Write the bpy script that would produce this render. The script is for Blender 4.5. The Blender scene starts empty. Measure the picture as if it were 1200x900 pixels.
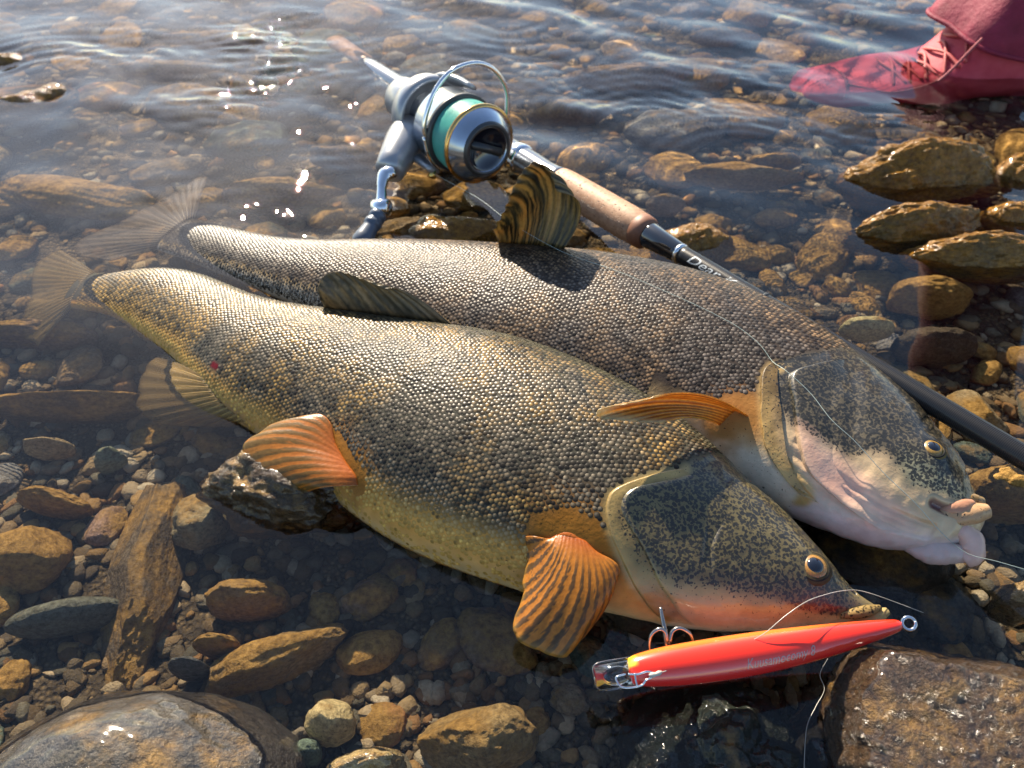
import bpy, bmesh, math, random
import numpy as np
from mathutils import Vector
from mathutils.bvhtree import BVHTree

SC = bpy.context.scene
COL = SC.collection
R = math.radians

# ------------------------------------------------------------------ camera
F_PX, PITCH, CAM_H = 906.0, R(45), 0.33          # focal length for a 1200 px wide frame; the lens is 33 cm above the water
cam = bpy.data.cameras.new('camera')
cam_o = bpy.data.objects.new('camera', cam); COL.objects.link(cam_o)
cam.sensor_width = 36.0; cam.lens = 36.0 * F_PX / 1200.0
cam.clip_start, cam.clip_end = 0.01, 200.0
cam_o.location = (0, 0, CAM_H); cam_o.rotation_euler = (math.pi / 2 - PITCH, 0, 0)
cam.dof.use_dof = True; cam.dof.focus_distance = 0.36; cam.dof.aperture_fstop = 15.0
SC.camera = cam_o

# ------------------------------------------------------------------ sky, sun, exposure
SUN_EL, SUN_AZ = R(32), R(20)                     # the sun stands beyond the water, a little to the left
world = bpy.data.worlds.new('World'); SC.world = world; world.use_nodes = True
_n = world.node_tree.nodes
_sky = _n.new('ShaderNodeTexSky'); _sky.sky_type = 'NISHITA'; _sky.sun_disc = False
_sky.sun_elevation = SUN_EL; _sky.sun_rotation = -SUN_AZ; _sky.altitude = 300
_sky.air_density = 1.0; _sky.dust_density = 0.6; _sky.ozone_density = 0.8
world.node_tree.links.new(_sky.outputs[0], _n['Background'].inputs[0])
_n['Background'].inputs[1].default_value = 0.085
sun = bpy.data.lights.new('sun', 'SUN'); sun.energy = 5.0; sun.angle = R(0.53); sun.color = (1.0, 0.86, 0.67)
sun_o = bpy.data.objects.new('sun', sun); COL.objects.link(sun_o)
sun_o.rotation_euler = Vector((-math.cos(SUN_EL) * math.sin(SUN_AZ), math.cos(SUN_EL) * math.cos(SUN_AZ), math.sin(SUN_EL))).to_track_quat('Z', 'Y').to_euler()
sun.cycles.is_caustics_light = True               # real sunlight refracted through the water
SC.view_settings.view_transform = 'Standard'; SC.view_settings.look = 'None'
SC.view_settings.gamma = 1.0; SC.view_settings.use_curve_mapping = False
SC.view_settings.exposure = 1.46
SC.cycles.use_denoising = True
SC.cycles.max_bounces = 8; SC.cycles.diffuse_bounces = 2; SC.cycles.glossy_bounces = 3; SC.cycles.transmission_bounces = 6; SC.cycles.adaptive_threshold = 0.02; SC.cycles.transparent_max_bounces = 12
SC.cycles.sample_clamp_indirect = 4.0

# ------------------------------------------------------------------ helpers
CAM = np.array([0, 0, CAM_H])
_R = np.array([1., 0, 0]); _U = np.array([0, math.sin(PITCH), math.cos(PITCH)]); _W = np.array([0, math.cos(PITCH), -math.sin(PITCH)])
def ray(px, py):
    d = _W + (px - 600) / F_PX * _R + (450 - py) / F_PX * _U
    return d / np.linalg.norm(d)
def at(px, py, z):
    """the point at height z (water level 0) seen at a picture position, bent at the water when under it"""
    d = ray(px, py)
    if z >= 0: return CAM + d * ((z - CAM_H) / d[2])
    p = CAM + d * (-CAM_H / d[2]); t = d.copy(); t[:2] /= 1.33; t[2] = -math.sqrt(1 - t[0] ** 2 - t[1] ** 2)
    return p + t * (z / t[2])
def on_plane(px, py, P, n):
    d = ray(px, py); return CAM + d * (((P - CAM) @ n) / (d @ n))
def unit(v): v = np.asarray(v, float); return v / np.linalg.norm(v)
def smooth(a, b, x):
    t = np.clip((x - a) / (b - a), 0, 1); return t * t * (3 - 2 * t)

_rs = np.random.RandomState(7)
_perm = np.tile(_rs.permutation(256), 3)
_grad = _rs.normal(size=(256, 3)); _grad /= np.linalg.norm(_grad, axis=1)[:, None]
def noise(p):
    p = np.asarray(p, float); i = np.floor(p).astype(int); f = p - i; i &= 255
    w = f * f * f * (f * (f * 6 - 15) + 10); out = 0
    for dx in (0, 1):
        for dy in (0, 1):
            for dz in (0, 1):
                g = _grad[_perm[_perm[_perm[(i[..., 0] + dx) & 255] + ((i[..., 1] + dy) & 255)] + ((i[..., 2] + dz) & 255)]]
                d = f - np.array([dx, dy, dz]); n = (g * d).sum(-1)
                out = out + n * (w[..., 0] if dx else 1 - w[..., 0]) * (w[..., 1] if dy else 1 - w[..., 1]) * (w[..., 2] if dz else 1 - w[..., 2])
    return out
def fbm(p, o=4, g=.5, l=2.03):
    p = np.asarray(p, float); s = 0; a = 1
    for k in range(o): s = s + a * noise(p + 17.3 * k); p = p * l; a *= g
    return s

def mesh(name, V, Fs, mat=None, smooth_=True, col=None, extra=None):
    me = bpy.data.meshes.new(name)
    V = np.asarray(V, float)
    me.from_pydata(V.tolist(), [], [tuple(int(k) for k in f) for f in Fs])
    if smooth_: me.shade_smooth()
    if mat: me.materials.append(mat)
    if col is not None:
        a = me.color_attributes.new('pigment', 'FLOAT_COLOR', 'POINT')
        c = np.ones((len(V), 4)); c[:, :3] = col; a.data.foreach_set('color', c.ravel())
    for k, v in (extra or {}).items():
        a = me.attributes.new(k, 'FLOAT', 'POINT'); a.data.foreach_set('value', np.asarray(v, float).ravel())
    me.update()
    return me
def obj(name, me, parent=None):
    o = bpy.data.objects.new(name, me); COL.objects.link(o)
    if parent is not None: o.parent = parent
    o.cycles.is_caustics_receiver = True
    return o
def tag(o, label=None, cat=None, group=None, kind=None):
    if label: o['label'] = label
    if cat: o['category'] = cat
    if group: o['group'] = group
    if kind: o['kind'] = kind
    return o
def thing(name, label, cat, loc=(0, 0, 0), group=None):
    o = bpy.data.objects.new(name, None); COL.objects.link(o); o.location = tuple(loc); o.empty_display_size = .02
    tag(o, label, cat, group)
    OFF[o.name] = np.array(loc, float)
    return o
OFF = {}
def part(name, V, Fs, mat, parent, **k):
    """a mesh given in world coordinates, parented to a thing (or to a part of it)"""
    root = parent
    while root.parent is not None: root = root.parent
    V = np.asarray(V, float) - OFF.get(root.name, np.zeros(3))
    return obj(name, mesh(name, V, Fs, mat, **k), parent)

def grid_faces(nu, nv, wrap=False):
    idx = np.arange(nu * nv).reshape(nu, nv)
    if wrap: idx = np.concatenate([idx, idx[:, :1]], 1)
    return np.stack([idx[:-1, :-1], idx[:-1, 1:], idx[1:, 1:], idx[1:, :-1]], -1).reshape(-1, 4)
def catmull(P, n):
    P = np.asarray(P, float)
    if len(P) == 2: return P[0] + (P[1] - P[0]) * np.linspace(0, 1, n)[:, None]
    d = np.r_[0, np.cumsum(np.linalg.norm(np.diff(P, axis=0), axis=1) + 1e-9)]
    Q = np.concatenate([[2 * P[0] - P[1]], P, [2 * P[-1] - P[-2]]])
    s = np.linspace(0, d[-1], n); out = []
    for x in s:
        i = min(max(np.searchsorted(d, x) - 1, 0), len(P) - 2); t = (x - d[i]) / (d[i + 1] - d[i])
        p0, p1, p2, p3 = Q[i], Q[i + 1], Q[i + 2], Q[i + 3]
        out.append(.5 * (2 * p1 + (p2 - p0) * t + (2 * p0 - 5 * p1 + 4 * p2 - p3) * t * t + (3 * p1 - p0 - 3 * p2 + p3) * t ** 3))
    return np.array(out)
def tube(P, r, seg=8, flat=None, ref=None, cap=True):
    """swept tube through points P; r = radius or list; flat = (a, b) section scales"""
    P = np.asarray(P, float); n = len(P); r = np.broadcast_to(np.asarray(r, float), (n,)) if np.ndim(r) < 1 or len(r) == n else np.interp(np.linspace(0, 1, n), np.linspace(0, 1, len(r)), r)
    T = np.gradient(P, axis=0); T /= np.linalg.norm(T, axis=1)[:, None] + 1e-12
    up = np.array(ref if ref is not None else (0, 0, 1.)); 
    if abs(T[0] @ up) > .95: up = np.array([1., 0, 0])
    V = []; a, b = flat or (1, 1); ang = np.linspace(0, 2 * np.pi, seg, endpoint=False); N = up
    for i in range(n):
        N = N - (N @ T[i]) * T[i]; N /= np.linalg.norm(N) + 1e-12; B = np.cross(T[i], N)
        V.append(P[i] + r[i] * (a * np.cos(ang)[:, None] * B + b * np.sin(ang)[:, None] * N))
    V = np.concatenate(V); Fs = [tuple(f) for f in grid_faces(n, seg, True)]
    if cap: Fs += [tuple(range(seg))[::-1], tuple(range((n - 1) * seg, n * seg))]
    return V, Fs
def lathe(prof, O, A, e1, seg=48, closed=True):
    A = unit(A); e1 = unit(e1 - (e1 @ A) * A); e2 = np.cross(A, e1); ang = np.linspace(0, 2 * np.pi, seg, endpoint=False)
    V = np.concatenate([O + x * A + r * (np.cos(ang)[:, None] * e1 + np.sin(ang)[:, None] * e2) for x, r in prof])
    Fs = [tuple(f) for f in grid_faces(len(prof), seg, True)]
    if closed: Fs += [tuple(range(seg))[::-1], tuple(range((len(prof) - 1) * seg, len(prof) * seg))]
    return V, Fs
def boxm(O, ax, half, bev=.25):
    """bevelled box: O centre, ax three axes, half sizes"""
    bm = bmesh.new(); bmesh.ops.create_cube(bm, size=2)
    for v in bm.verts: v.co = Vector([v.co[k] * half[k] for k in range(3)])
    bmesh.ops.bevel(bm, geom=bm.edges[:], offset=min(half) * bev, segments=2, affect='EDGES')
    bm.verts.index_update(); ax = np.array([unit(a) for a in ax])
    V = np.array([v.co[:] for v in bm.verts]) @ ax + O; Fs = [[v.index for v in f.verts] for f in bm.faces]; bm.free()
    return V, Fs
def join(*ms):
    V = []; Fs = []; k = 0
    for v, f in ms:
        V.append(np.asarray(v)); Fs += [tuple(int(i) + k for i in q) for q in f]; k += len(v)
    return np.concatenate(V), Fs

# ------------------------------------------------------------------ materials
class NB:
    def __init__(s, name):
        s.m = bpy.data.materials.new(name); s.m.use_nodes = True; s.t = s.m.node_tree; s.b = s.t.nodes['Principled BSDF']; s.out = s.t.nodes['Material Output']
    def n(s, ty, **k):
        x = s.t.nodes.new('ShaderNode' + ty)
        for a, v in k.items(): setattr(x, a, v)
        return x
    def l(s, a, b): s.t.links.new(a, b)
    def set(s, **k):
        for a, v in k.items():
            i = s.b.inputs[a.replace('_', ' ')]
            if hasattr(v, 'is_output'): s.l(v, i)
            else: i.default_value = (*v, 1) if isinstance(v, tuple) and len(v) == 3 and i.type == 'RGBA' else v
        return s
    def coord(s, kind='Object'): return s.n('TexCoord').outputs[kind]
    def noise(s, scale, detail=4, rough=.55, vec=None, dist=0):
        x = s.n('TexNoise'); x.inputs['Scale'].default_value = scale; x.inputs['Detail'].default_value = detail; x.inputs['Roughness'].default_value = rough; x.inputs['Distortion'].default_value = dist
        if vec is not None: s.l(vec, x.inputs['Vector'])
        return x.outputs['Fac']
    def vor(s, scale, vec=None, feature='F1', rnd=1):
        x = s.n('TexVoronoi', feature=feature); x.inputs['Scale'].default_value = scale; x.inputs['Randomness'].default_value = rnd
        if vec is not None: s.l(vec, x.inputs['Vector'])
        return x.outputs['Distance']
    def ramp(s, fac, *st):
        x = s.n('ValToRGB'); e = x.color_ramp.elements
        while len(e) < len(st): e.new(.5)
        for k, (p, c) in enumerate(st): e[k].position = p; e[k].color = (*c, 1) if isinstance(c, tuple) else (c, c, c, 1)
        s.l(fac, x.inputs[0]); return x.outputs[0]
    def mix(s, f, a, b, mode='MIX'):
        x = s.n('Mix', data_type='RGBA', blend_type=mode)
        for i, v in ((0, f), (6, a), (7, b)):
            if hasattr(v, 'is_output'): s.l(v, x.inputs[i])
            else: x.inputs[i].default_value = (*v, 1) if isinstance(v, tuple) else v
        return x.outputs[2]
    def math(s, op, a, b=0.0, clamp=False):
        x = s.n('Math', operation=op, use_clamp=clamp)
        for i, v in ((0, a), (1, b)):
            if hasattr(v, 'is_output'): s.l(v, x.inputs[i])
            else: x.inputs[i].default_value = v
        return x.outputs[0]
    def attr(s, name, out='Color', ty='GEOMETRY'):
        x = s.n('Attribute', attribute_type=ty); x.attribute_name = name; return x.outputs[out]
    def bump(s, h, dist, strength=1.0, nrm=None):
        x = s.n('Bump'); x.inputs['Distance'].default_value = dist; x.inputs['Strength'].default_value = strength; s.l(h, x.inputs['Height'])
        if nrm is not None: s.l(nrm, x.inputs['Normal'])
        return x.outputs[0]

def simple(name, col, rough=.5, metal=0, var=.0, scale=300, bump=0, **k):
    b = NB(name); c = col
    if var:
        nz = b.noise(scale, 5, vec=b.coord()); c = b.mix(nz, tuple(x * (1 - var) for x in col), tuple(min(1, x * (1 + var)) for x in col))
    b.set(Base_Color=c, Roughness=rough, Metallic=metal, **k)
    if bump: b.set(Normal=b.bump(b.noise(scale * 2, 4, vec=b.coord()), bump))
    return b.m

def stone_material(name, wet, gloss=1.0, weed=((.10, .052, .012), (.46, .27, .075))):
    b = NB(name); v = b.coord('Object'); oi = b.n('ObjectInfo')
    off = b.n('VectorMath', operation='ADD'); b.l(v, off.inputs[0]); cmb = b.n('CombineXYZ')
    for k in range(3): b.l(oi.outputs['Random'], cmb.inputs[k])
    sc_ = b.n('VectorMath', operation='SCALE'); b.l(cmb.outputs[0], sc_.inputs[0]); sc_.inputs['Scale'].default_value = 3.7; b.l(sc_.outputs[0], off.inputs[1]); v = off.outputs[0]
    geo = b.n('NewGeometry'); up = b.n('SeparateXYZ'); b.l(geo.outputs['Normal'], up.inputs[0])
    pos = geo.outputs['Position']
    grain = b.noise(420, 5, .65, vec=pos); mott = b.noise(75, 5, .6, vec=pos, dist=.6)
    base = b.mix(1.0, oi.outputs['Color'], b.ramp(grain, (.28, .45), (.72, 1.95)), 'MULTIPLY')
    base = b.mix(b.ramp(mott, (.38, 0.0), (.62, .55)), base, b.mix(1.0, base, (.55, .52, .48), 'MULTIPLY'))
    alg = b.mix(b.ramp(b.noise(260, 6, .7, vec=pos), (.3, 0.), (.7, 1.)), *weed)
    f = b.math('ADD', b.math('MULTIPLY', b.noise(38, 5, .6, vec=pos), 1.6), b.math('MULTIPLY', up.outputs[2], .35))
    f = b.math('SUBTRACT', b.math('ADD', f, oi.outputs['Alpha']), 1.25)
    f = b.math('MULTIPLY', f, 3.2, True)
    dots = b.vor(520, vec=pos)
    base = b.mix(b.ramp(dots, (.10, .5), (.2, 0.)), base, (.03, .028, .02))
    c = b.mix(f, base, alg)
    bh = b.math('ADD', b.math('MULTIPLY', b.noise(170, 6, .65, vec=pos), 1.0), b.math('MULTIPLY', b.noise(700, 4, .6, vec=pos), .28))
    b.set(Base_Color=c, Normal=b.bump(bh, .0022 if not wet else (.0085 if gloss > .9 else .004)))
    if wet: b.set(Roughness=b.ramp(b.noise(90, 3, vec=pos), (.35, .08), (.7, .26)), Specular_IOR_Level=.5 * gloss, Coat_Weight=.7 * gloss, Coat_Roughness=.07)
    else: b.set(Roughness=.85, Specular_IOR_Level=.15)
    return b.m
M = {}
M['stone'] = stone_material('stone_underwater', False)
M['stone_wet'] = stone_material('stone_wet', True)
M['stone_slime'] = stone_material('stone_slimy', True, .55)
M['stone_moss'] = stone_material('stone_mossy', True, .32, ((.085, .036, .004), (.34, .165, .022)))
def bed_mat():
    b = NB('river_silt'); v = b.coord('Object')
    c = b.ramp(b.noise(60, 8, .7, vec=v), (.3, (.07, .050, .026)), (.5, (.17, .118, .058)), (.72, (.32, .23, .12)))
    g = b.vor(330, vec=v); c = b.mix(b.ramp(g, (.1, .0), (.5, .7)), c, (.03, .026, .02))
    b.set(Base_Color=c, Roughness=.9, Specular_IOR_Level=.1, Normal=b.bump(b.math('ADD', b.noise(300, 6, vec=v), g), .003)); return b.m
M['bed'] = bed_mat()
def gravel_mat():
    b = NB('gravel'); c = b.mix(b.noise(500, 4, vec=b.coord('Object')), b.attr('pigment'), b.mix(1.0, b.attr('pigment'), (.4, .36, .3), 'MULTIPLY'))
    b.set(Base_Color=c, Roughness=.85, Specular_IOR_Level=.15, Normal=b.bump(b.noise(900, 4, vec=b.coord('Object')), .001)); return b.m
M['gravel'] = gravel_mat()
def water_mat():
    b = NB('water'); b.set(Base_Color=(1.0, 1.0, 1.0), Roughness=0.0, IOR=1.333, Transmission_Weight=1.0); return b.m
M['water'] = water_mat()

# ------------------------------------------------------------------ riverbed
def bed_z(x, y):
    p = np.stack([np.asarray(x, float), np.asarray(y, float), np.zeros(np.shape(x))], -1)
    x, y = np.asarray(x, float), np.asarray(y, float); hole = .05 * np.exp(-((x - .165) / .06) ** 2 - ((y - .150) / .04) ** 2)   # pocket deepened beside the heads to darken the shaded water
    return -.056 - hole - .018 * smooth(.35, 1.0, np.asarray(y, float)) + .007 * fbm(p * 9, 3) + .0025 * fbm(p * 45, 3)
def axis(a, b, fine, far, n):
    mid = np.arange(a, b, fine); g = np.geomspace(fine, far, n)
    return np.r_[a - g[::-1], mid, b + g]
xs = axis(-.9, .9, .012, 12, 22); ys = axis(-.15, 1.7, .012, 12, 22)
X, Y = np.meshgrid(xs, ys)
bed = tag(obj('riverbed', mesh('riverbed', np.stack([X, Y, bed_z(X, Y)], -1).reshape(-1, 3), grid_faces(len(ys), len(xs)), M['bed'])), kind='structure')

_ico = {}
def ico(sub):
    if sub not in _ico:
        bm = bmesh.new(); bmesh.ops.create_icosphere(bm, subdivisions=sub, radius=1)
        bm.verts.index_update(); _ico[sub] = (np.array([v.co[:] for v in bm.verts]), [tuple(v.index for v in f.verts) for f in bm.faces]); bm.free()
    return _ico[sub]
def rock_shape(seed, sub=4, planes=0, rough=.18, fine=.03):
    rs = np.random.RandomState(seed); D, Fs = ico(sub)
    r = np.ones(len(D))
    for k in range(planes):
        n = unit(rs.normal(size=3)); d = rs.uniform(.62, .92); c = D @ n
        r = np.where(c > .05, np.minimum(r, d / np.maximum(c, .05)), r)
    r = r * (1 + rough * fbm(D * 1.3 + seed * 3.1, 3) + rough * .3 * fbm(D * 4 + seed, 3) + fine * fbm(D * 11 + seed, 4))
    V = D * r[:, None]; V -= (V.max(0) + V.min(0)) / 2; V /= V.max(0)
    return V, Fs
VAR = {}
def variant(k, wet):
    if (k, wet) not in VAR:
        V, Fs = rock_shape(100 + k, 4, planes=(0, 0, 5, 9, 0, 7, 3, 12, 0, 4)[k % 10], rough=(.16, .25, .14, .12)[k % 4], fine=.035)
        VAR[(k, wet)] = mesh('stone', V, Fs, M['stone_wet' if wet else 'stone'])
    return VAR[(k, wet)]
PLACED = [(.38, .80, .08), (.48, .80, .08), (.32, .80, .05), (.40, .74, .05), (-.17, .175, .012)]   # keep the boot's place free
def place(o, px, py, hw, hh, zc, rz, rot=0, em=False):
    P = at(px, py, 0 if em else zc); P[2] = zc
    d = P - CAM; dep = d @ _W; E = math.asin(-d[2] / np.linalg.norm(d))
    rx = hw * dep / F_PX; e = hh * dep / F_PX
    ry = math.sqrt(max(e * e - (rz * math.cos(E)) ** 2, (.35 * e) ** 2)) / math.sin(E)
    o.location = P; o.scale = (rx, ry, rz); o.rotation_euler = (0, 0, R(rot))
    PLACED.append((P[0], P[1], (rx + ry) / 2))
    return o
OCHRE, OLIVE, GREY, DARK, TAN, PALE, RUST, GREEN = (.22, .13, .05), (.10, .095, .055), (.14, .135, .115), (.05, .045, .035), (.30, .21, .11), (.44, .38, .26), (.24, .11, .045), (.085, .10, .075)
def rock(label, px, py, hw, hh, zc, rz, col, algae, v, rot=0, em=False, sub=None, planes=0, rough=.18, group=None, fine=.03, mat=None):
    if sub: V, Fs = rock_shape(v, sub, planes, rough, fine); me = mesh('rock', V, Fs, M[mat or ('stone_wet' if em else 'stone')])
    else: me = variant(v, em)
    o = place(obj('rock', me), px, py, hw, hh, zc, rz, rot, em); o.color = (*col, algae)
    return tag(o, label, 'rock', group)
# rocks that break the surface
rock('big rounded grey brown boulder rising wet out of the water, white glints on its top', 140, 915, 196, 130, -.034, .056, (.085, .072, .054), .16, 13, 0, True, 6, 0, .08, fine=.010)
rock('big angular brown grey boulder with sparkling wet grain, beside the red lure', 1122, 878, 152, 142, -.012, .046, (.060, .036, .018), .16, 21, 8, True, 6, 9, .10, fine=.05)
rock('dark wet greenish rock under the red lure', 858, 892, 122, 122, -.031, .040, (.012, .015, .011), .0, 35, 0, True, 6, 1, .26, fine=.07, mat='stone_slime')  # base colour darkened to stand for the shadow of the fish
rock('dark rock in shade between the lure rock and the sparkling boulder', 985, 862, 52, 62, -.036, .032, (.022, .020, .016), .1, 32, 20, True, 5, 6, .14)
rock('small tan rock beside the open mouth of the darker fish', 1203, 692, 30, 42, -.016, .03, (.34, .24, .12), .3, 41, 0, True, 5, 5, .15)
rock('glossy lumpy olive brown rock under the fanned orange pelvic fin', 330, 574, 100, 62, -.011, .032, (.045, .026, .008), .12, 55, -8, True, 6, 0, .30, fine=.05, mat='stone_slime')
rock('largest mossy amber rock in the row above the water near the pink boot', 1082, 204, 102, 54, -.019, .050, (.10, .06, .018), .62, 161, 4, True, 6, 0, .22, fine=.05, mat='stone_moss')
rock('long low amber mossy rock just in front of the largest mossy rock', 1075, 266, 86, 40, -.014, .036, (.11, .068, .02), .6, 162, 6, True, 6, 0, .22, fine=.05, mat='stone_moss')
rock('flat amber rock with streaming water over it, before the long low mossy rock', 1150, 300, 90, 38, -.012, .032, (.12, .072, .022), .55, 163, -4, True, 6, 0, .20, fine=.05, mat='stone_moss')
rock('round amber rock touching the right side of the largest mossy rock', 1200, 200, 36, 32, -.015, .030, (.18, .11, .035), .6, 64, 0, True, 5, 0, .2, fine=.06, mat='stone_moss')
rock('small amber rock between the flat streaming rock and the round one', 1190, 252, 42, 28, -.013, .024, (.17, .11, .04), .6, 65, 0, True, 5, 0, .2, fine=.06, mat='stone_moss')
rock('brown rock washed over by ripples beside the ring waves', 30, 108, 58, 30, -.019, .0245, (.13, .09, .055), .45, 66, 8, True, 5, 2, .2, mat='stone_moss')
rock('small brown rock standing behind the washed over rock', 8, 68, 32, 18, -.015, .0205, (.14, .09, .05), .5, 67, 0, True, 5, 2, .2, mat='stone_moss')
rock('amber rock breaking the surface below the cork grip of the rod', 815, 278, 50, 40, -.018, .028, (.20, .13, .045), .5, 68, 10, True, 5, 2, .2, fine=.05, mat='stone_moss')
rock('brown rock half covered by water behind the back of the darker fish', 530, 270, 76, 40, -.018, .028, (.15, .095, .04), .5, 69, -6, True, 5, 2, .22, fine=.05, mat='stone_moss')
rock('small bright amber rock just below the surface beyond the bail of the reel', 618, 99, 26, 14, -.012, .013, (.34, .19, .05), .45, 70, 0, False, 5, 0, .2)
rock('bright ochre pebble breaking the surface near the shadow of the pectoral fin', 425, 893, 48, 24, -.010, .016, (.36, .26, .11), .3, 71, 10, True, 5, 2, .15)
# large rocks under water
S_ = lambda *a, **k: rock(*a, **k)
S_('rounded rust ochre rock lying under clear water by the grey green oval stone', 34, 656, 46, 44, -.042, .024, OCHRE, .75, 2, 10)
S_('smooth grey green oval stone lying under water', 78, 724, 66, 29, -.044, .018, (.105, .105, .075), .02, 81, 12, sub=5, rough=.06, fine=.008)
S_('long dark slab with ochre crust lying lengthwise under water', 170, 672, 42, 112, -.048, .024, (.105, .080, .05), .38, 186, 4, sub=6, planes=7, rough=.08, fine=.012)
S_('mottled green and tan stone standing between the dark slab and the glossy rock', 237, 614, 34, 42, -.040, .024, (.22, .18, .10), .25, 5, 20)
S_('squarish ochre crusted stone under water', 292, 704, 48, 34, -.040, .024, (.21, .14, .065), .62, 84, 0, sub=5, planes=5, rough=.15)
S_('long slanting ochre stone under water beside the grey boulder', 325, 768, 84, 36, -.040, .022, (.20, .145, .07), .55, 85, 24, sub=5, planes=6, rough=.15)
S_('small orange brown stone perched against the slanting ochre stone', 256, 758, 28, 22, -.034, .017, (.24, .12, .04), .6, 4, 0)
S_('round dark grey pebble touching the rim of the rounded boulder', 222, 784, 24, 20, -.034, .017, (.10, .10, .085), .0, 8, 0)
S_('round cream yellow pebble with speckles on the dark gravel', 388, 846, 29, 29, -.040, .019, (.46, .36, .17), .05, 0, 0)
S_('small green pebble touching the cream yellow one', 360, 882, 17, 18, -.042, .012, (.13, .17, .12), .0, 4, 0)
S_('ochre block under water below the big pectoral fin', 560, 868, 70, 46, -.040, .026, (.26, .18, .075), .45, 86, 4, sub=5, planes=6, rough=.15)
S_('tan faceted stone with a pale chip under water near the anal fin', 57, 527, 30, 18, -.044, .018, (.30, .22, .11), .2, 3, 0)
S_('ochre weed covered stone under water above the dark slab', 65, 590, 46, 24, -.044, .022, (.16, .10, .04), .7, 87, -10, sub=5, planes=3)
S_('small jagged grey green stone with a pale tip', 130, 540, 17, 24, -.044, .018, (.15, .17, .11), .1, 7, 30)
S_('long brown rock with a dark hollow in front of it, beside the anal fin', 75, 478, 92, 22, -.036, .026, (.13, .085, .04), .6, 88, 2, sub=5, planes=3, rough=.2)
S_('broad brown rock under water beside the tail of the golden fish', 45, 395, 70, 30, -.046, .026, (.15, .10, .06), .4, 89, 0, sub=5, planes=2)
S_('ochre boulder half under the rod near the right shore rocks', 1088, 350, 48, 40, -.034, .032, (.30, .18, .05), .6, 90, 0, sub=5, planes=2, rough=.15)
S_('small pale yellow green stone beside the rod blank', 1016, 386, 32, 20, -.026, .018, (.42, .36, .17), .12, 91, 0, sub=5, rough=.1)
S_('dark round stone under water next to the pale yellow green one', 1094, 408, 50, 38, -.040, .030, (.07, .055, .035), .1, 92, 0, sub=5, rough=.12)
S_('big ochre boulder below the rod beyond the snout of the darker fish', 1180, 580, 58, 54, -.030, .034, (.30, .19, .055), .62, 93, 0, sub=5, planes=3, rough=.16)
S_('pale tan stone wedged between the darker fish head and the rod', 1065, 490, 34, 40, -.024, .030, (.40, .28, .13), .3, 94, 20, sub=5, planes=4)
S_('wide striped brown stone under water above the foregrip', 872, 206, 70, 26, -.026, .024, (.28, .19, .09), .45, 95, 0, sub=5, planes=2, rough=.12)
S_('large flat brown rock under the ripples left of the submerged boot', 735, 88, 78, 26, -.036, .028, (.24, .17, .11), .3, 96, 8, sub=5, planes=5, rough=.12)
S_('amber brown rock under water below the flat rippled rock', 680, 130, 60, 18, -.044, .02, (.17, .11, .055), .4, 6, 10)
S_('brown stone under water beyond the rod tip side of the boot', 905, 190, 34, 16, -.044, .018, (.20, .13, .06), .5, 1, 0)
S_('round grey brown stone in a bed of small pebbles by the cork grip', 780, 240, 22, 18, -.042, .02, (.26, .20, .13), .2, 0, 0)
S_('long brown rock under water below the ring waves', 190, 82, 70, 14, -.042, .02, (.20, .13, .08), .4, 97, 0, sub=5, planes=3)
S_('pinkish brown rock under water beneath the sun glitter', 250, 45, 60, 16, -.046, .022, (.19, .12, .08), .4, 98, 0, sub=5, planes=3)
S_('wide brown rock under the rippled water by the tail of the darker fish', 95, 235, 110, 34, -.046, .026, (.17, .11, .06), .55, 99, -12, sub=5, planes=3)
S_('low reddish rock under water just beyond the tail of the darker fish', 330, 225, 70, 24, -.036, .024, (.18, .115, .07), .45, 102, 0, sub=5, planes=3)
S_('grey brown rock under water between the tail and the reel', 400, 185, 40, 26, -.040, .026, (.16, .12, .08), .3, 103, 0, sub=5, planes=4)
S_('ochre stone under water left of the sunken boot toe', 850, 42, 40, 14, -.050, .02, (.24, .16, .08), .4, 104, 0, sub=5)
# hidden rests under the two fish
for (x, y, z, s) in ((-.01, .27, -.044, .03), (.075, .215, -.044, .028), (-.13, .335, -.042, .024), (.05, .36, -.044, .03), (.15, .285, -.044, .03), (.20, .235, -.04, .028), (-.07, .42, -.044, .026)):
    o = obj('stone', variant(1, False), bed); o.location = (x, y, z); o.scale = (s * 1.3, s * 1.2, s * .85); o.color = (*DARK, .2)
    PLACED.append((x, y, s))

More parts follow.
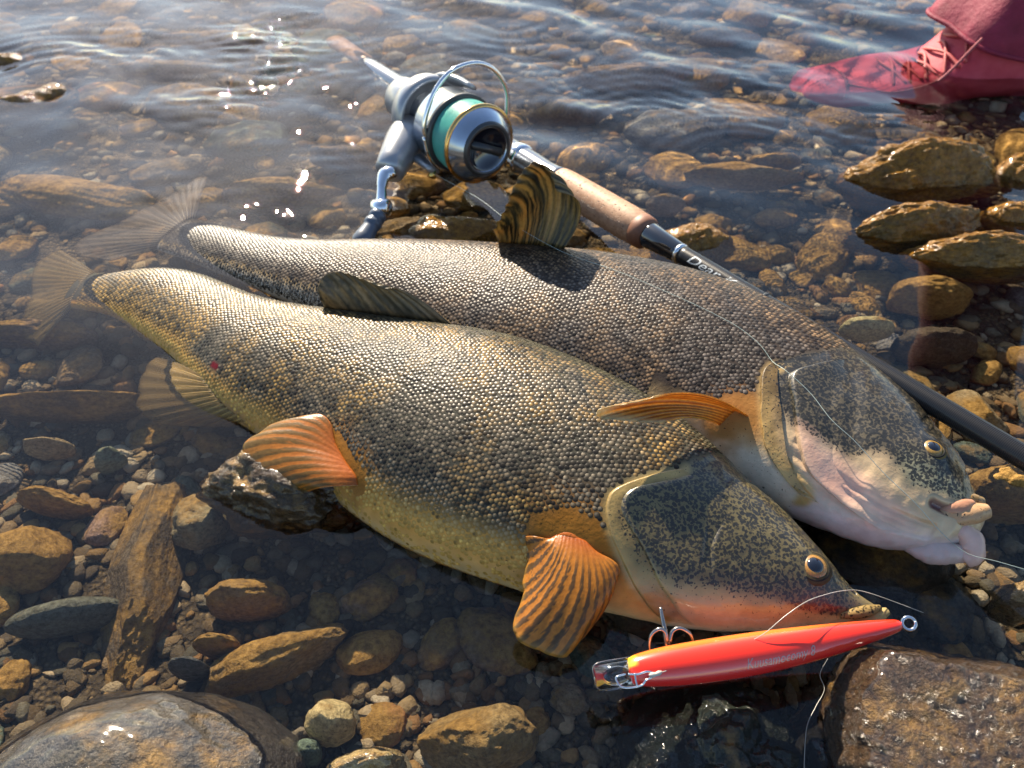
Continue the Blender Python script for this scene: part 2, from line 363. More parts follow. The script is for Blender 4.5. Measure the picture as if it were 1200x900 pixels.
# loose stones of the bed, each one an object
rs = np.random.RandomState(15)
PAL = [(OCHRE, .7), (OCHRE, .55), (OLIVE, .35), (GREY, .15), (DARK, .2), (TAN, .3), (RUST, .5), (GREEN, .15), (OCHRE, .65), ((.17, .12, .07), .5), ((.17, .12, .075), .4), ((.12, .085, .05), .5)]
cnt = 0; tries = 0
while cnt < 285 and tries < 9000:
    tries += 1
    py = rs.uniform(-10, 900); px = rs.uniform(-40, 1240)
    p = at(px, py, -.05)
    s = .0075 + rs.gamma(1.6, .0062) * (1.0 + .9 * smooth(.3, .9, p[1]))
    s = min(s, .042)
    if 620 < py and 440 < px < 1000 and rs.rand() < .85: continue
    if (p[0] - .165) ** 2 + (p[1] - .15) ** 2 < .06 ** 2: continue
    if any((p[0] - a) ** 2 + (p[1] - b) ** 2 < (.8 * (s + c)) ** 2 for a, b, c in PLACED): continue
    k = rs.randint(10); c, al = PAL[rs.randint(len(PAL))] if s > .013 else PAL[rs.choice([2, 3, 4, 5, 5, 6, 7, 8, 9, 10, 11])]
    o = obj('stone', variant(k, False), bed); fl = rs.uniform(.45, .8)
    o.scale = (s * rs.uniform(.9, 1.35), s * rs.uniform(.7, 1.0), s * fl); o.rotation_euler = (rs.uniform(-.25, .25), rs.uniform(-.25, .25), rs.uniform(0, 6.28))
    o.location = (p[0], p[1], float(bed_z(p[0], p[1])) + s * fl * .45)
    kb = rs.uniform(.7, 1.3); o.color = (*[max(.01, ch * kb * rs.uniform(.94, 1.06)) for ch in c], al * rs.uniform(.7, 1.2))
    PLACED.append((p[0], p[1], s)); cnt += 1
# gravel: too much to count
def gravel(n, seed):
    rs = np.random.RandomState(seed); D, Fs = ico(1); D = np.asarray(D); Fs = np.asarray(Fs)
    D2, F2 = ico(2); D2 = np.asarray(D2); F2 = np.asarray(F2)
    Vs, Fa, Cs, k = [], [], [], 0
    cols = np.array([(.36, .26, .13), (.22, .155, .08), (.16, .125, .075), (.44, .34, .20), (.30, .17, .07), (.17, .15, .10), (.38, .235, .09), (.11, .085, .055), (.5, .42, .28), (.26, .18, .09)])
    for i in range(n):
        y = .06 + 1.15 * rs.rand() ** 1.5; x = rs.uniform(-1, 1) * (.24 + .72 * y)
        s = min(.0014 + rs.gamma(1.6, .0015) * (1 + 1.3 * y), .0036 + .008 * y)
        d, f = (D2, F2) if (s > .0035 and y < .5) else (D, Fs)
        q = d * (1 + .22 * rs.normal(size=(1, 3)) * d) * (1 + .10 * rs.normal(size=(len(d), 1))) * s * np.array([rs.uniform(.9, 1.4), rs.uniform(.7, 1.), rs.uniform(.5, .8)])
        a = rs.rand() * 6.28; ca, sa = math.cos(a), math.sin(a); q = q @ np.array([[ca, sa, 0], [-sa, ca, 0], [0, 0, 1]])
        Vs.append(q + np.array([x, y, 0])); Fa.append(f + k); k += len(d)
        Cs.append(np.tile(cols[rs.randint(len(cols))] * rs.uniform(.6, 1.25), (len(d), 1)))
        Vs[-1][:, 2] += s * .3
    V = np.concatenate(Vs); V[:, 2] += bed_z(V[:, 0], V[:, 1])
    return mesh('gravel', V, np.concatenate(Fa), M['gravel'], col=np.concatenate(Cs))
tag(obj('gravel', gravel(15000, 3)), 'loose brown and tan gravel covering the riverbed under water', 'gravel', kind='stuff')

# ------------------------------------------------------------------ water
def water_z(X, Y):
    rs = np.random.RandomState(5); Z = np.zeros_like(X)
    p = np.stack([X, Y, np.zeros_like(X)], -1)
    far = smooth(.30, .62, Y - .10 * X); patch = .55 + .9 * np.clip(fbm(p * 3.1 + 5, 3) + .35, 0, 1.3)
    wx = X + .035 * fbm(p * 5 + 9, 2); wy = Y + .035 * fbm(p * 5 + 31, 2)
    lim = len(Y) and far
    for k in range(34):
        lam = rs.uniform(.028, .13); th = R(rs.normal(62, 34)); kk = 2 * math.pi / lam
        sl = .0185 * (lam / .08) ** .5
        Z += sl / kk * np.sin(kk * (wx * math.cos(th) + wy * math.sin(th)) + rs.uniform(0, 6.28)) * ((.07 if lam > .075 else .004) + .95 * far * patch)
    # short chop beyond the reel, where the sun glitters
    chop = smooth(.40, .56, Y) * (.22 + .78 * np.exp(-((X + .08 + .23 * Y) / .11) ** 2)) * np.clip(.4 + 1.6 * fbm(p * 6 + 70, 2), 0, 1.4)
    for k in range(14):
        lam = rs.uniform(.013, .03); th = R(rs.normal(75, 40)); kk = 2 * math.pi / lam
        Z += .056 / kk * np.sin(kk * (wx * math.cos(th) + wy * math.sin(th)) + rs.uniform(0, 6.28)) * chop
    def rings(px, py, lam, slope, r0, r1, dirx, diry, spread=.35):
        nonlocal Z
        c = at(px, py, 0); dx, dy = X - c[0], Y - c[1]; r = np.hypot(dx, dy) + 1e-6
        ang = (dx * dirx + dy * diry) / r / math.hypot(dirx, diry)
        env = smooth(r0 * .7, r0, r) * (1 - smooth(r0, r1, r)) * smooth(spread - .4, spread + .5, ang)
        Z += .62 * slope * lam / 6.283 * np.sin(6.283 * r / lam) * env
    rings(45, 105, .021, .16, .07, .22, .25, 1, .1); rings(120, 95, .019, .13, .06, .16, .3, 1, .2)
    rings(880, 205, .016, .13, .07, .17, -.1, 1, .2); rings(1075, 205, .014, .10, .08, .16, -.6, 1, .2)
    rings(760, 150, .017, .13, .04, .20, -.2, 1, -.1); rings(560, 130, .018, .10, .05, .25, .1, 1, .0)
    rings(1010, 85, .016, .10, .10, .24, -.4, -1, .0); rings(600, 20, .022, .09, .03, .3, .5, -1, .0)
    # oblique train of capillary waves
    c = at(730, 105, 0); th = R(48); d = (X - c[0]) * math.cos(th) + (Y - c[1]) * math.sin(th); e = -(X - c[0]) * math.sin(th) + (Y - c[1]) * math.cos(th)
    Z += .06 * .015 / 6.283 * np.sin(6.283 * d / .015) * np.exp(-(d / .07) ** 2 - (e / .11) ** 2)
    # a gentle swelling where the stream slides over the bank rocks
    fade = 1 - smooth(1.3, 2.0, np.hypot(X, Y - .5))
    return Z * fade * smooth(.20, .36, Y)
xs = axis(-.85, .85, .0034, 12, 40); ys = axis(-.02, 1.35, .0034, 12, 40)
X, Y = np.meshgrid(xs, ys)
wat = obj('water', mesh('water', np.stack([X, Y, water_z(X, Y)], -1).reshape(-1, 3), grid_faces(len(ys), len(xs)), M['water']))
wat.cycles.is_caustics_receiver = False; wat.cycles.is_caustics_caster = True
tag(wat, kind='structure')

# sections of the two bodies, tail to snout: centre x y z, dorsal direction, half depth, half thickness (mm)
FISH_A = [
(-305.3,429.1,-12.0,136,975,172,17.5,7.4),
(-291.3,426.6,-8.9,196,964,178,18.7,8.0),
(-277.1,423.8,-5.8,258,948,184,20.3,9.0),
(-262.4,420.0,-2.8,323,926,189,22.7,10.2),
(-247.7,413.9,0.1,389,900,192,25.5,11.7),
(-233.9,407.0,1.4,448,872,194,28.0,13.2),
(-219.7,397.8,2.7,494,846,196,29.5,14.2),
(-204.9,387.2,4.0,524,827,200,30.2,14.8),
(-189.7,375.4,5.2,536,818,205,31.8,15.9),
(-174.3,362.7,6.1,534,818,213,35.6,18.0),
(-158.1,350.2,7.0,521,823,222,40.2,20.5),
(-140.7,339.2,7.9,504,831,232,43.9,22.6),
(-122.4,329.9,8.8,488,838,240,46.9,24.3),
(-104.0,320.8,9.7,477,844,242,50.3,26.3),
(-86.1,311.0,10.6,471,847,243,54.6,28.7),
(-69.0,300.6,11.5,469,848,243,59.4,31.5),
(-52.4,290.4,12.2,467,849,243,63.8,34.1),
(-36.2,281.2,12.7,466,850,243,66.7,36.0),
(-20.4,272.8,13.2,464,851,244,67.9,36.9),
(-5.1,264.9,13.7,465,850,243,67.6,37.0),
(9.5,257.1,14.3,469,848,243,66.3,36.6),
(23.2,249.5,14.8,477,844,242,64.3,35.7),
(36.1,241.9,15.3,486,839,240,61.9,34.5),
(48.1,234.5,15.8,496,834,239,59.0,33.1),
(59.3,227.5,15.8,503,830,238,55.7,31.4),
(69.6,220.8,15.6,507,828,237,51.9,29.4),
(79.3,214.4,15.3,505,829,237,47.9,27.3),
(88.4,208.7,15.1,498,833,239,44.0,25.2),
(97.2,203.7,14.8,487,839,240,40.3,23.2),
(105.5,199.3,14.6,474,846,242,36.6,21.2),
(113.3,195.3,14.3,461,852,244,32.8,19.1),
(120.7,191.5,14.1,448,859,246,28.9,16.9),
(127.6,188.2,13.6,434,865,248,25.0,14.7),
(134.0,185.1,13.1,415,874,250,20.9,12.4),
(139.9,182.2,12.6,390,885,253,16.9,10.1),
(145.4,179.7,12.1,353,899,257,13.0,7.8),
(150.6,177.8,11.5,306,915,262,9.4,5.9),
(155.7,176.5,11.0,248,931,267,6.4,4.2),
(160.6,175.8,10.5,182,945,271,3.9,2.6),
(165.5,175.4,10.0,110,955,273,1.8,1.2),
]
FISH_A_F = dict(
  gill_outer=[(0.6473, 21.0), (0.6273, 8.0), (0.6112, -3.0), (0.6032, -11.0), (0.6072, -20.0), (0.6192, -29.0), (0.6353, -38.0), (0.6513, -48.0), (0.6733, -64.0), (0.6934, -80.0)],
  gill_inner=[(0.6533, 21.0), (0.6353, 8.0), (0.6172, -2.0), (0.6112, -9.0), (0.6152, -16.0), (0.6313, -23.0), (0.6513, -31.0), (0.6693, -42.0), (0.6934, -58.0), (0.7194, -80.0)],
  preop=[(0.7054, 20.0), (0.7074, -7.0), (0.7154, -23.0), (0.7234, -36.0), (0.7355, -50.0)],
  eye=[(0.8437, 15.0)],
  nostril=[(0.9359, 71.0)],
  mouth=[(0.9479, -94.0), (0.982, -87.0), (1.0, -40.0)],
  pale=[(0.6413, -31.0), (0.6593, -35.0), (0.6934, -38.0), (0.7335, -31.0), (0.7856, -35.0), (0.8397, -34.0), (0.9118, -42.0)],
  pect=[(0.5752, -43.0), (0.5812, -39.0), (0.5912, -37.0), (0.6032, -37.0), (0.6172, -41.0)],
  pelvic=[(0.3848, -42.0), (0.3988, -47.0), (0.4108, -51.0), (0.4148, -56.0)],
  wound=[(0.2565, -38.0)],
  dorsal=[(0.3948, 69.0), (0.3627, 69.0), (0.3267, 69.0), (0.2926, 70.0)],
  anal=[(0.2485, -56.0), (0.2685, -66.0), (0.2946, -75.0)],
)
FISH_B = [
(-263.9,502.1,-14.0,429,894,125,20.4,8.5),
(-247.3,493.6,-10.7,445,885,129,21.1,9.1),
(-230.8,484.3,-7.3,456,879,134,21.7,9.5),
(-214.2,473.7,-4.0,458,877,139,22.1,10.0),
(-197.3,462.7,-0.8,452,880,145,22.7,10.4),
(-180.2,453.2,1.3,437,886,151,23.9,11.2),
(-162.2,444.1,3.3,418,894,158,26.0,12.5),
(-143.2,435.3,5.4,399,901,165,29.1,14.3),
(-123.6,427.0,7.2,383,907,172,33.1,16.6),
(-103.8,419.7,8.4,374,910,178,37.4,18.9),
(-83.9,412.1,9.5,371,910,183,41.7,21.3),
(-64.0,404.0,10.7,372,908,189,45.9,23.6),
(-44.4,395.5,11.8,377,905,192,49.7,25.7),
(-25.2,386.9,13.0,384,902,193,53.2,27.8),
(-6.3,378.3,14.2,390,899,194,56.5,29.7),
(12.1,369.9,15.3,397,896,194,59.6,31.6),
(29.9,361.8,16.2,405,892,194,62.2,33.3),
(47.0,354.2,16.7,417,887,194,64.1,34.6),
(63.4,346.7,17.2,433,880,194,65.5,35.6),
(78.8,339.2,17.7,455,868,193,66.3,36.3),
(93.3,331.6,18.3,484,853,190,66.1,36.3),
(106.6,323.8,18.8,519,833,187,64.9,35.7),
(118.8,315.7,19.3,557,809,183,63.2,34.7),
(129.8,307.3,19.8,597,782,178,61.2,33.6),
(139.7,298.8,20.1,634,753,172,59.2,32.5),
(148.5,290.2,20.2,668,724,166,57.2,31.5),
(156.5,281.7,20.3,695,699,162,55.3,30.4),
(163.8,273.5,20.5,715,680,158,53.5,29.4),
(170.6,265.6,20.6,725,669,157,51.8,28.5),
(176.8,258.1,20.7,727,668,157,49.7,27.3),
(182.5,251.0,20.8,718,676,160,46.7,26.0),
(188.0,244.6,21.0,699,694,165,43.1,24.3),
(193.6,239.3,20.9,671,720,172,39.6,22.7),
(199.1,234.8,20.8,633,752,181,36.3,21.1),
(204.3,231.0,20.6,585,787,191,32.9,19.5),
(209.1,227.6,20.5,523,827,201,29.0,17.3),
(213.5,224.7,20.4,442,870,213,24.2,15.1),
(217.9,222.6,20.3,340,912,225,18.7,12.2),
(222.3,221.6,20.1,217,947,234,13.0,8.8),
(226.8,221.2,20.0,78,967,241,7.1,5.0),
]
FISH_B_F = dict(
  gill_outer=[(0.6453, 24.0), (0.6313, 10.0), (0.6172, -1.0), (0.6172, -10.0), (0.6393, -28.0), (0.6713, -46.0), (0.7054, -57.0), (0.7415, -65.0)],
  gill_inner=[(0.6513, 23.0), (0.6373, 10.0), (0.6273, -3.0), (0.6593, -20.0), (0.6914, -36.0), (0.7214, -47.0), (0.7635, -54.0), (0.8136, -65.0)],
  preop=[(0.6894, 22.0), (0.7054, 15.0), (0.7275, 0.0), (0.7535, -17.0), (0.7796, -26.0)],
  eye=[(0.8397, 19.0)],
  nostril=[(0.8898, 24.0)],
  mouth=[(0.8838, -24.0), (0.9218, -24.0), (0.9699, -15.0)],
  pale=[(0.6433, -20.0), (0.6713, -22.0), (0.7555, -21.0), (0.7896, -7.0), (0.8377, -13.0), (0.8958, -11.0)],
  pink=[(0.6713, -22.0), (0.7555, -21.0), (0.8517, -31.0), (0.9198, -52.0), (0.9339, -101.0), (0.8297, -76.0), (0.7535, -67.0), (0.6994, -42.0)],
  pect=[(0.6092, -47.0), (0.6132, -40.0), (0.6212, -35.0), (0.6333, -35.0)],
  dorsal=[(0.3908, 51.0), (0.3747, 55.0), (0.3507, 63.0), (0.3327, 64.0)],
)

# ------------------------------------------------------------------ the two fish
def skin_mat(name, spot_col=(.012, .012, .010), spot_scale=580):
    b = NB(name); v = b.coord('Object'); c = b.attr('pigment'); s = b.attr('speckle', 'Fac')
    warp = b.n('VectorMath', operation='ADD'); b.l(v, warp.inputs[0])
    nz = b.n('TexNoise'); nz.inputs['Scale'].default_value = 260; b.l(v, nz.inputs['Vector'])
    sc_ = b.n('VectorMath', operation='SCALE'); b.l(nz.outputs['Color'], sc_.inputs[0]); sc_.inputs['Scale'].default_value = .0026; b.l(sc_.outputs[0], warp.inputs[1])
    d = b.vor(spot_scale, vec=warp.outputs[0]); d2 = b.noise(spot_scale * 1.1, 2, .5, vec=warp.outputs[0])
    th = b.math('ADD', b.math('MULTIPLY', s, .66), -.03)
    m1 = b.math('MULTIPLY', b.math('SUBTRACT', th, d), 9, True)
    m2 = b.math('MULTIPLY', b.math('SUBTRACT', b.math('ADD', b.math('MULTIPLY', s, .26), .26), d2), 14, True)
    m = b.math('MAXIMUM', m1, b.math('MULTIPLY', m2, b.math('GREATER_THAN', s, .05)))
    c = b.mix(b.ramp(b.noise(130, 5, .6, vec=v), (.3, .0), (.75, .35)), c, b.mix(1.0, c, (.55, .50, .45), 'MULTIPLY'))
    c = b.mix(b.math('MULTIPLY', m, .93), c, spot_col)
    h = b.math('ADD', b.math('MULTIPLY', b.noise(420, 4, vec=v), .5), 0.0)
    gl = b.attr('wet', 'Fac'); b.set(Base_Color=c, Roughness=b.ramp(b.noise(160, 3, vec=v), (.3, .30), (.7, .45)), Specular_IOR_Level=b.math('ADD', b.math('MULTIPLY', gl, .40), .06), Coat_Weight=b.math('MULTIPLY', gl, .45), Coat_Roughness=.10,
          Subsurface_Weight=.0, Subsurface_Radius=(.004, .002, .001), Subsurface_Scale=1.0, Normal=b.bump(h, .0006)); return b.m
M['skin'] = skin_mat('fish_skin')
def scale_mat():
    b = NB('fish_scales'); v = b.coord('Object')
    c = b.mix(b.ramp(b.noise(900, 3, vec=v), (.3, .0), (.7, .4)), b.attr('pigment'), b.mix(1.0, b.attr('pigment'), (.5, .45, .4), 'MULTIPLY'))
    b.set(Base_Color=c, Roughness=.36, Specular_IOR_Level=.22); return b.m
M['scale'] = scale_mat()
def fin_mat():
    b = NB('fin_membrane'); c = b.attr('pigment'); v = b.coord()
    c = b.mix(b.ramp(b.noise(500, 4, vec=v), (.3, 0.), (.7, .5)), c, b.mix(1.0, c, (.5, .42, .35), 'MULTIPLY'))
    b.set(Base_Color=c, Roughness=.35, Coat_Weight=.12, Coat_Roughness=.12, Normal=b.bump(b.noise(700, 3, vec=v), .00015))
    tr = b.n('BsdfTranslucent'); b.l(c, tr.inputs[0]); mx = b.n('MixShader'); mx.inputs[0].default_value = .45
    b.l(b.b.outputs[0], mx.inputs[1]); b.l(tr.outputs[0], mx.inputs[2]); b.l(mx.outputs[0], b.out.inputs[0]); return b.m
M['fin'] = fin_mat()
def clear_fin_mat():
    b = NB('clear_fin_membrane'); c = b.attr('pigment'); b.set(Base_Color=c, Roughness=.5)
    tp = b.n('BsdfTransparent'); tp.inputs[0].default_value = (.92, .88, .8, 1); mx = b.n('MixShader'); mx.inputs[0].default_value = .38
    b.l(tp.outputs[0], mx.inputs[1]); b.l(b.b.outputs[0], mx.inputs[2]); b.l(mx.outputs[0], b.out.inputs[0]); return b.m
M['fin_clear'] = clear_fin_mat()

class Fish:
    """body given by sections: centre, dorsal direction, half depth, half thickness (mm); u runs tail to snout, phi 0 = flank, 90 = back, -90 = belly"""
    def __init__(s, table, feats):
        t = np.array(table, float); n = len(t); k = np.linspace(0, 1, n); s.un = np.linspace(0, 1, 1600)
        P = np.stack([np.interp(s.un, k, t[:, j]) for j in range(8)], 1)
        for _ in range(60): P[1:-1] = (P[:-2] + 2 * P[1:-1] + P[2:]) / 4
        s.C = P[:, :3] / 1000; s.h = P[:, 6] / 1000; s.w = P[:, 7] / 1000
        T = np.gradient(s.C, axis=0); s.len = np.r_[0, np.cumsum(np.linalg.norm(np.diff(s.C, axis=0), axis=1))]; T /= np.linalg.norm(T, axis=1)[:, None]
        D = P[:, 3:6]; D = D - (D * T).sum(1)[:, None] * T; D /= np.linalg.norm(D, axis=1)[:, None]
        s.T, s.D = T, D; s.N = np.cross(T, D); s.N *= np.sign(s.N[:, 2])[:, None]
        s.f = feats; s.L = s.len[-1]
    def ev(s, u, phi, off=0.0):
        """surface point and normal"""
        u = np.asarray(u, float); ph = np.radians(np.asarray(phi, float)); g = lambda A: np.stack([np.interp(u, s.un, A[:, j]) for j in range(3)], -1)
        C, D, N = g(s.C), g(s.D), g(s.N); h = np.interp(u, s.un, s.h); w = np.interp(u, s.un, s.w)
        P = C + (h * np.sin(ph))[..., None] * D + (w * np.cos(ph))[..., None] * N
        n = (np.sin(ph) / h)[..., None] * D + (np.cos(ph) / w)[..., None] * N; n /= np.linalg.norm(n, axis=-1)[..., None]
        return P + n * np.asarray(off)[..., None], n
    def line(s, key, n=60):
        q = catmull(np.array(s.f[key]) * [100, 1], n) / [100, 1]; return s.ev(q[:, 0], q[:, 1])[0]
    def gill_u(s, phi):
        g = sorted(s.f['gill_outer'], key=lambda a: a[1]); x = [a[1] for a in g]; y = [a[0] for a in g]
        return np.interp(phi, [-180] + x + [90, 180], [y[0]] + y + [y[-1] + .045, y[-1] + .045])
def dist_line(V, L):
    d = np.full(len(V), 9.)
    for a, b in zip(L[:-1], L[1:]):
        e = b - a; t = np.clip(((V - a) @ e) / (e @ e + 1e-12), 0, 1); d = np.minimum(d, np.linalg.norm(V - a - t[:, None] * e, axis=1))
    return d

def build_fish(F, sty, name_label, cat):
    root = thing('fish', name_label, cat, F.C[800] * [1, 1, 0])
    u = np.r_[np.linspace(0, .58, 130, endpoint=False), np.linspace(.58, .985, 190, endpoint=False), np.linspace(.985, 1, 8)]; ph = np.linspace(-180, 180, 180, endpoint=False)
    U, PH = np.meshgrid(u, ph, indexing='ij'); P, Nn = F.ev(U, PH); shp = U.shape
    P = P.reshape(-1, 3); Nn = Nn.reshape(-1, 3); Uf, Pf = U.ravel(), PH.ravel()
    col, spk, disp = sty(F, Uf, Pf, P)
    P = P + Nn * disp[:, None]
    Fs = [tuple(f) for f in grid_faces(len(u), len(ph), True)]
    n = len(ph); a = len(P); P = np.concatenate([P, [F.C[0]], [F.C[-1] + F.T[-1] * .002]])
    Fs += [(k, a, (k + 1) % n) for k in range(n)] + [((len(u) - 1) * n + (k + 1) % n, a + 1, (len(u) - 1) * n + k) for k in range(n)]
    col = np.concatenate([col, col[:1], col[-1:]]); spk = np.r_[spk, 0, 0]
    body = part('body', P, Fs, M['skin'], root, col=col, extra={'speckle': spk, 'wet': np.r_[np.maximum(head_mask(F, Uf, Pf), .5 * smooth(-50, -75, Pf)), 0, 1]})
    F.bvh = BVHTree.FromPolygons([tuple(p) for p in P], Fs)
    F.root = root
    return root
def on_body(F, px, py, off=.0004):
    d = ray(px, py); h = F.bvh.ray_cast(Vector(CAM), Vector(d)); 
    return None if h[0] is None else np.array(h[0]) + np.array(h[1]) * off * (1 if h[1].dot(Vector(d)) < 0 else -1)

def build_scales(F, colfn, a=.0022, b=.00265, size=1.0, seed=1):
    rs = np.random.RandomState(seed); k = 8; ang = np.linspace(0, 2 * np.pi, k, endpoint=False)
    phs = np.linspace(-112, 112, 225); Us, Ps = [], []
    for i, sl in enumerate(np.arange(.012, F.L * .93, a)):
        u = np.interp(sl, F.len, F.un); pts = F.ev(np.full(225, u), phs)[0]; arc = np.r_[0, np.cumsum(np.linalg.norm(np.diff(pts, axis=0), axis=1))]; z0 = np.interp(0, phs, arc)
        j = np.arange(-int(z0 / b), int((arc[-1] - z0) / b) + 1) + (.5 if i % 2 else 0)
        p = np.interp(z0 + j * b, arc, phs); ok = (np.abs(p) < 111) & (u < F.gill_u(p) - .004)
        Us.append(np.full(ok.sum(), u)); Ps.append(p[ok])
    u = np.concatenate(Us); p = np.concatenate(Ps); u = u + rs.normal(size=len(u)) * .00030; p = p + rs.normal(size=len(p)) * .40
    C, n = F.ev(u, p); keep, center, rim, sz = colfn(F, u, p, C, rs); C, n, center, rim, sz = C[keep], n[keep], center[keep], rim[keep], sz[keep]
    T = np.stack([np.interp(u[keep], F.un, F.T[:, j]) for j in range(3)], -1); T -= (T * n).sum(1)[:, None] * n; T /= np.linalg.norm(T, axis=1)[:, None]; B = np.cross(n, T)
    m = len(C); s = sz * size * np.clip(rs.normal(1.0, .10, m), .65, 1.2); rx = .58 * a * s; ry = .47 * b * s
    # outer rim low, inner ring raised, domed centre; the tail-side edge stands proud of the next scale
    V = np.zeros((m, 2 * k + 1, 3)); col = np.zeros((m, 2 * k + 1, 3))
    for q, th in enumerate(ang):
        back = .5 - .5 * math.cos(th)
        V[:, q] = C + (rx * 1.25 * math.cos(th))[:, None] * T + (ry * 1.12 * math.sin(th))[:, None] * B + n * (-.00012 + .00012 * back)
        V[:, k + q] = C + (rx * .60 * math.cos(th) - rx * .1)[:, None] * T + (ry * .56 * math.sin(th))[:, None] * B + n * (.00016 * s * (.6 + .7 * back))[:, None]
        col[:, q] = rim; jit = rs.uniform(.15, 1.0, m)[:, None] ** .5; wt = (.88 - .45 * math.cos(th) * (math.cos(th) > 0)) * jit; col[:, k + q] = center * wt + rim * (1 - wt)
    V[:, 2 * k] = C - (rx * .15)[:, None] * T + n * (.00024 * s)[:, None]; col[:, 2 * k] = center
    f = [(q, (q + 1) % k, k + (q + 1) % k, k + q) for q in range(k)] + [(k + q, k + (q + 1) % k, 2 * k) for q in range(k)]
    Fs = []
    base = np.arange(m) * (2 * k + 1)
    for t in f: Fs += np.stack([base + x for x in t], 1).tolist()
    o = part('scales', V.reshape(-1, 3), Fs, M['scale'], F.root, col=col.reshape(-1, 3)); tag(o, kind='stuff'); return o

def patch(F, name, parent, outer, inner, prof, sty, na=90, nb=26):
    """flap lying on the body between two lines given in body coordinates; prof(b) = height over the skin"""
    qa = catmull(np.array(outer) * [100, 1], na) / [100, 1]; qb = catmull(np.array(inner) * [100, 1], na) / [100, 1]
    b = np.linspace(0, 1, nb) ** 1.6; Q = qa[:, None] * (1 - b)[None, :, None] + qb[:, None] * b[None, :, None]
    endf = np.sin(np.pi * np.clip(np.linspace(0, 1, na), .03, .97)) ** .35
    off = prof(b)[None, :] * endf[:, None]
    P, n = F.ev(Q[..., 0], Q[..., 1], off); U, PH = Q[..., 0].ravel(), Q[..., 1].ravel(); P = P.reshape(-1, 3)
    col, spk, _ = sty(F, U, PH, P)
    return P, grid_faces(na, nb), col, spk

def fin(F, name, base, tips, rays, colfn, mat='fin', bend=(0, 0, 0), pleat=.0007, rad=.00055, ray_col=None, sub=4, nl=16, thick=.0003, seed=0, ragged=.03):
    """membrane pleated between rays from points on the body to points in space; every ray is a piece of its own"""
    rs = np.random.RandomState(seed); nt = rays * sub + 1; t = np.linspace(0, 1, nt)
    B = catmull(base, nt); Tp = catmull(tips, nt); Tp = Tp + (Tp - B) * (ragged * np.interp(t * rays, np.arange(rays + 1), rs.normal(size=rays + 1)))[:, None]
    l = np.linspace(0, 1, nl); bend = np.asarray(bend, float)
    bb = np.array([bend * math.sin(math.pi * .5 * (1 + 0 * x)) for x in t]) if bend.ndim == 1 else np.array([np.array([np.interp(x, np.linspace(0, 1, len(bend)), bend[:, j]) for j in range(3)]) for x in t])
    G = B[:, None] * (1 - l)[None, :, None] + Tp[:, None] * l[None, :, None] + bb[:, None] * (4 * l * (1 - l))[None, :, None]
    du = np.gradient(G, axis=0); dv = np.gradient(G, axis=1); n = np.cross(du, dv); n /= np.linalg.norm(n, axis=-1)[..., None] + 1e-12
    phase = np.cos(2 * np.pi * t * rays)[:, None]; G = G + n * (pleat * phase * (.3 + .7 * l)[None, :])[..., None]
    V = np.concatenate([(G + n * thick / 2).reshape(-1, 3), (G - n * thick / 2).reshape(-1, 3)]); f = grid_faces(nt, nl); m = nt * nl
    Fs = [tuple(x) for x in f] + [tuple(x[::-1] + m) for x in f]
    edge = [i * nl for i in range(nt)] + [(nt - 1) * nl + j for j in range(1, nl)] + [i * nl + nl - 1 for i in range(nt - 2, -1, -1)] + [j for j in range(nl - 2, 0, -1)]
    Fs += [(edge[i], edge[(i + 1) % len(edge)], edge[(i + 1) % len(edge)] + m, edge[i] + m) for i in range(len(edge))]
    tt, ll = np.meshgrid(t, l, indexing='ij'); c = colfn(tt, ll, phase * np.ones_like(ll), G)
    o = part(name, V, Fs, M[mat], F.root, col=np.concatenate([c.reshape(-1, 3)] * 2))
    for r in range(rays + 1):
        i = r * sub; pts = G[i] + n[i] * thick * .6; k = slice(0, nl - (0 if r % 2 else 1))
        tv, tf = tube(pts[k], np.linspace(rad, rad * .3, nl)[k], 5); rc = np.asarray(ray_col(r / rays)) if ray_col else np.array((.4, .2, .05))
        L_ = np.repeat(l[k], 5)[:, None]; part('fin_ray', tv, tf, M['fin'], o, col=rc * (1.1 - .35 * L_))
    return o
def dome(C, ax, r, h, seg=28, rings=8):
    """shallow round cap: centre, outward axis"""
    ax = unit(ax); e = unit(np.cross(ax, (.3, .9, .2))); return lathe([(h * math.cos(x), max(r * math.sin(x), 1e-5)) for x in np.linspace(.01, math.pi / 2, rings)], C, ax, e, seg, False)
M['iris'] = None
def iris_mat():
    b = NB('fish_iris'); c = b.attr('pigment'); nz = b.noise(1800, 4, vec=b.coord()); c = b.mix(b.ramp(nz, (.35, .0), (.7, .6)), c, (.05, .03, .01))
    b.set(Base_Color=c, Metallic=.0, Roughness=.35, Coat_Weight=.5, Coat_Roughness=.03); return b.m
M['iris'] = iris_mat()
M['pupil'] = simple('fish_pupil', (.004, .005, .010), .06, Coat_Weight=1.0, Coat_Roughness=.01)
M['lid'] = M['skin']
